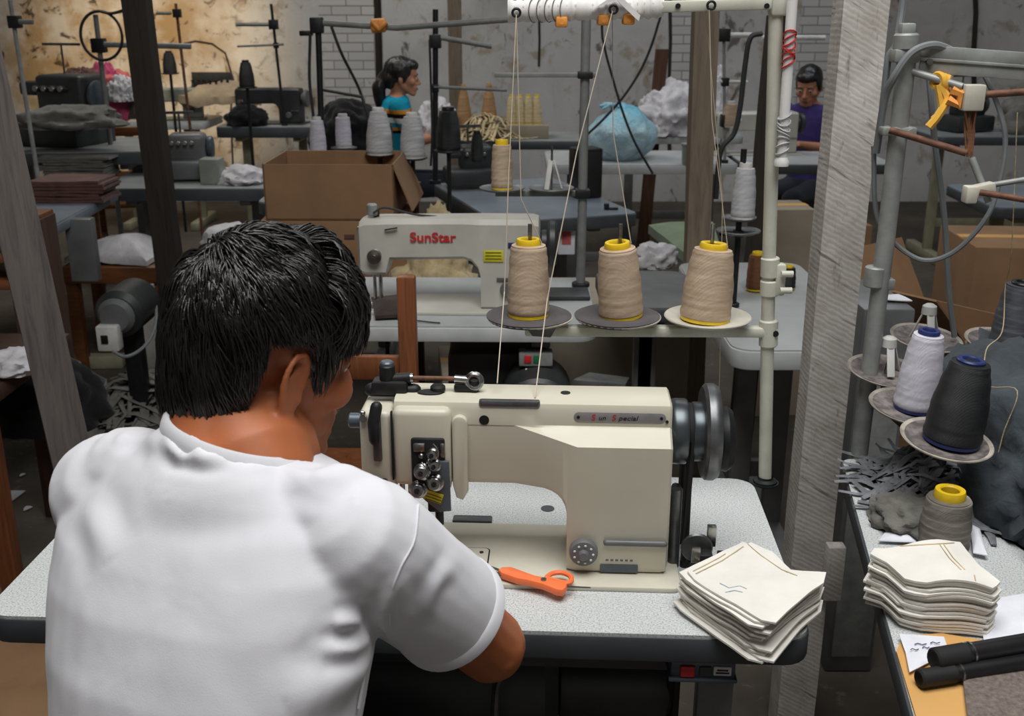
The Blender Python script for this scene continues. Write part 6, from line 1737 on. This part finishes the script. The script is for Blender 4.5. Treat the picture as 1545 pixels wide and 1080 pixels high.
# far-left shelves, low wooden chair, cloths
for i, (y, z_) in enumerate(((325, .72), (375, .55), (418, .42))):
    pass
sh = thing('shelf', 'low brown wooden shelf at the left edge behind the leaning post', 'shelf', (at(20, 400, 3.0).x - .27, 3.1, 0))
for z_ in (at(20, 345, 3.0).z, at(20, 385, 3.0).z, at(20, 425, 3.0).z): MB().box((0, 0, z_), (.6, .3, .025), .004).build('board', MT['wood_orange'], sh)
for sx in (-1, 1): MB().box((sx * .29, 0, at(20, 345, 3.0).z / 2), (.03, .3, at(20, 345, 3.0).z), .004).build('side', MT['wood_dark'], sh)
blob('cloth_bundle', 'rag_slate', (at(20, 380, 3.0).x - .12, 3.05, at(20, 385, 3.0).z + .014), (.1, .1, .04), 61, .3, 2.4, 4, 'slate cloth on the middle board of the brown shelf', 'cloth')
blob('cloth_bundle', 'black_cloth', (at(20, 460, 3.0).x + .02, 3.0, .3), (.2, .14, .14), 63, .25, 2.4, 4, 'black bundle below the brown shelf at the left edge', 'cloth')
lc2 = at(15, 690, 2.35)
low = thing('low_wooden_table', 'low brown wooden table at the left edge, white rag on it', 'table', (lc2.x - .25, 2.62, 0))
zt = at(40, 578, 2.45).z
MB().box((0, 0, zt - .02), (.42, .5, .04), .004).build('top', MT['wood_dark'], low)
for sx in (-1, 1):
    for sy in (-1, 1): MB().box((sx * .18, sy * .22, (zt - .04) / 2), (.045, .045, zt - .04), .004).build('leg', MT['wood_chair'], low)
MB().bar((-.16, -.22, .12), (.16, -.22, zt - .1), .03, .02, .003).build('brace', MT['wood_chair'], low)
blob('white_rag', 'rag_white', (lc2.x - .05, 2.55, zt), (.07, .07, .035), 65, .35, 2.4, 4, 'small white rag on the low brown table at the left edge', 'cloth')
# scraps on the floor
random.seed(4)
for i, (x, y, r_, lab) in enumerate(((12, 752, .05, 'large white scrap on the floor at the left edge'), (42, 768, .014, 'small pale scrap on the floor right of the large white one'), (88, 696, .03, 'pale scrap on the floor beside the shirt shoulder'), (34, 718, .01, 'tiny pale crumb of cloth below the low table'), (8, 828, .013, 'pale crumb on the floor above the table corner'))):
    p = onz(x, y, 0)
    a_ = random.random() * 3
    drape('floor_scrap', 'paper', [(p.x + r_ * q * math.cos(a_ + 2 * PI * k / 6), p.y + r_ * q * 1.4 * math.sin(a_ + 2 * PI * k / 6)) for k, q in enumerate((1, .7, 1, .8, 1.1, .6))], .004, r_ * .12, i, .002, lab, 'scrap', amp=.002, rings=3, bound=18)
# cardboard patch low left
MB().box((-1.12, 2.05, .012), (.8, .9, .02), .003).build('floor_cardboard', MT['card'], label='flattened brown cardboard on the floor under the speckled table', cat='cardboard')
# black bag on chair behind box, white cloth & tan waste beside the teal person
ch2 = at(528, 200, 5.4)
chair('dark chair back behind the black bag', ch2.x, 5.7, R(0), .9, 'wood_dark', .36)
blob('black_bag', 'black_cloth', (ch2.x, 5.38, .76), (.19, .13, .21), 71, .16, 1.8, 5, 'black bag slumped behind the slim white cones', 'bag')
table('dark low table under the black bag', ch2.x + .02, 5.36, 0, .5, .4, .755, 'table_grey', 'edge_dark', 'leg_grey', .05)
table('grey rear table heaped with tan waste in front of the person in teal stripes', .12, 6.5, 0, .86, .5, .75, 'table_grey', 'edge_dark', 'leg_grey', .05)
blob('white_cloth_heap', 'rag_white', (at(655, 185, 6.3).x, 6.38, .751), (.11, .1, .15), 73, .35, 2.4, 5, 'white cloth being sewn by the person in teal stripes', 'cloth')
wx_ = at(735, 205, 6.3).x
strips('thread_waste', 'rag_tan', (wx_, 6.42, .75), .2, .15, .15, 170, 9, 'heap of tan thread waste on the grey table at the back', 'thread waste', .008, .22, kind='stuff')
for lab, x, yb_, h_, rb, rt in (('ochre thread cone left in the tan waste heap', 700, 182, 48, 9, 4.5), ('ochre thread cone right in the tan waste heap', 738, 180, 48, 9.5, 4.5)):
    p = at(x, yb_, 6.45)
    cone(lab, (p.x, 6.45, .755), p.z + px(h_, 6.45) - .755, px(rb, 6.45) * 1.25, px(rt, 6.45), 'thread_ochre', 'card_light', 'ochre cones in the waste heap')
ob = at(792, 190, 6.4)
MB().box((ob.x + .01, 6.45, .79), (.26, .2, .08), .006).build('wooden_crate', MT['card_pale'], label='pale crate under the bright cream cones at the back', cat='crate')
for k, (x, lab) in enumerate(((772, 'leftmost of four bright cream cones on the pale crate'), (784, 'second from left of four bright cream cones, pale crate'), (797, 'third from left of four bright cream cones, pale crate'), (810, 'rightmost of four bright cream cones on the pale crate'))):
    p = at(x, 186, 6.42)
    cone(lab, (p.x, 6.42, .831), px(38, 6.42), px(7.5, 6.42), px(5, 6.42), 'thread_cream', 'yellow', 'four bright cream cones')
# bright rags under the angled table
for lab, x, y, z_, r_, m_, sd in (('sunlit tan rags in the gap above the lettered machine', 660, 322, .3, (.055, .05, .10), 'rag_tan', 81), ('sunlit tan rags seen under the lettered machine\'s arm', 655, 412, .2, (.13, .1, .15), 'rag_tan', 83), ('orange-brown scrap left of the rags under the machine\'s arm', 612, 418, .2, (.06, .05, .06), 'wood_orange', 85)):
    p = at(x, y, 3.9 if sd == 81 else 3.6)
    blob('rag_pile', m_, (p.x, p.y, max(0.001, p.z - .12)), r_, sd, .4, 2.6, 4, lab, 'rags')
carton('low dark carton under the tan rags behind the lettered machine', (-.12, 3.78, 0), .3, .36, .24, R(6), 'card_pale')

cable('dark cable hanging from the top right, passing left behind the blue bag', [V((.85, 5.0, 3.7)), V((.78, 5.0, 2.4)), at(1004, -20, 5.0), at(992, 40, 5.0), at(972, 95, 5.0), at(945, 140, 5.0), at(915, 175, 5.0), at(884, 205, 5.0)], .006, 'hose_dark')
cable('thin dark cable slanting in front of the blue bag down to the right', [V((.36, 4.9, 3.7)), V((.38, 4.9, 2.2)), at(908, 20, 4.9), at(912, 70, 4.9), at(925, 120, 4.9), at(940, 170, 4.9), at(958, 215, 4.9), at(985, 262, 4.9)], .0055, 'hose_dark')
kb = onz(878, 300, .75)
kx = thing('speaker_box', 'black upright box on the angled blue-grey table by the stand pole', 'box', (kb.x + .015, kb.y + .05, .751), R(20))
MB().box((0, 0, .1), (.11, .1, .2), .006).build('body', MT['black'], kx)
MB().box((0, -.0505, .1), (.09, .004, .17), .002).build('front_panel', MT['rubber'], kx)
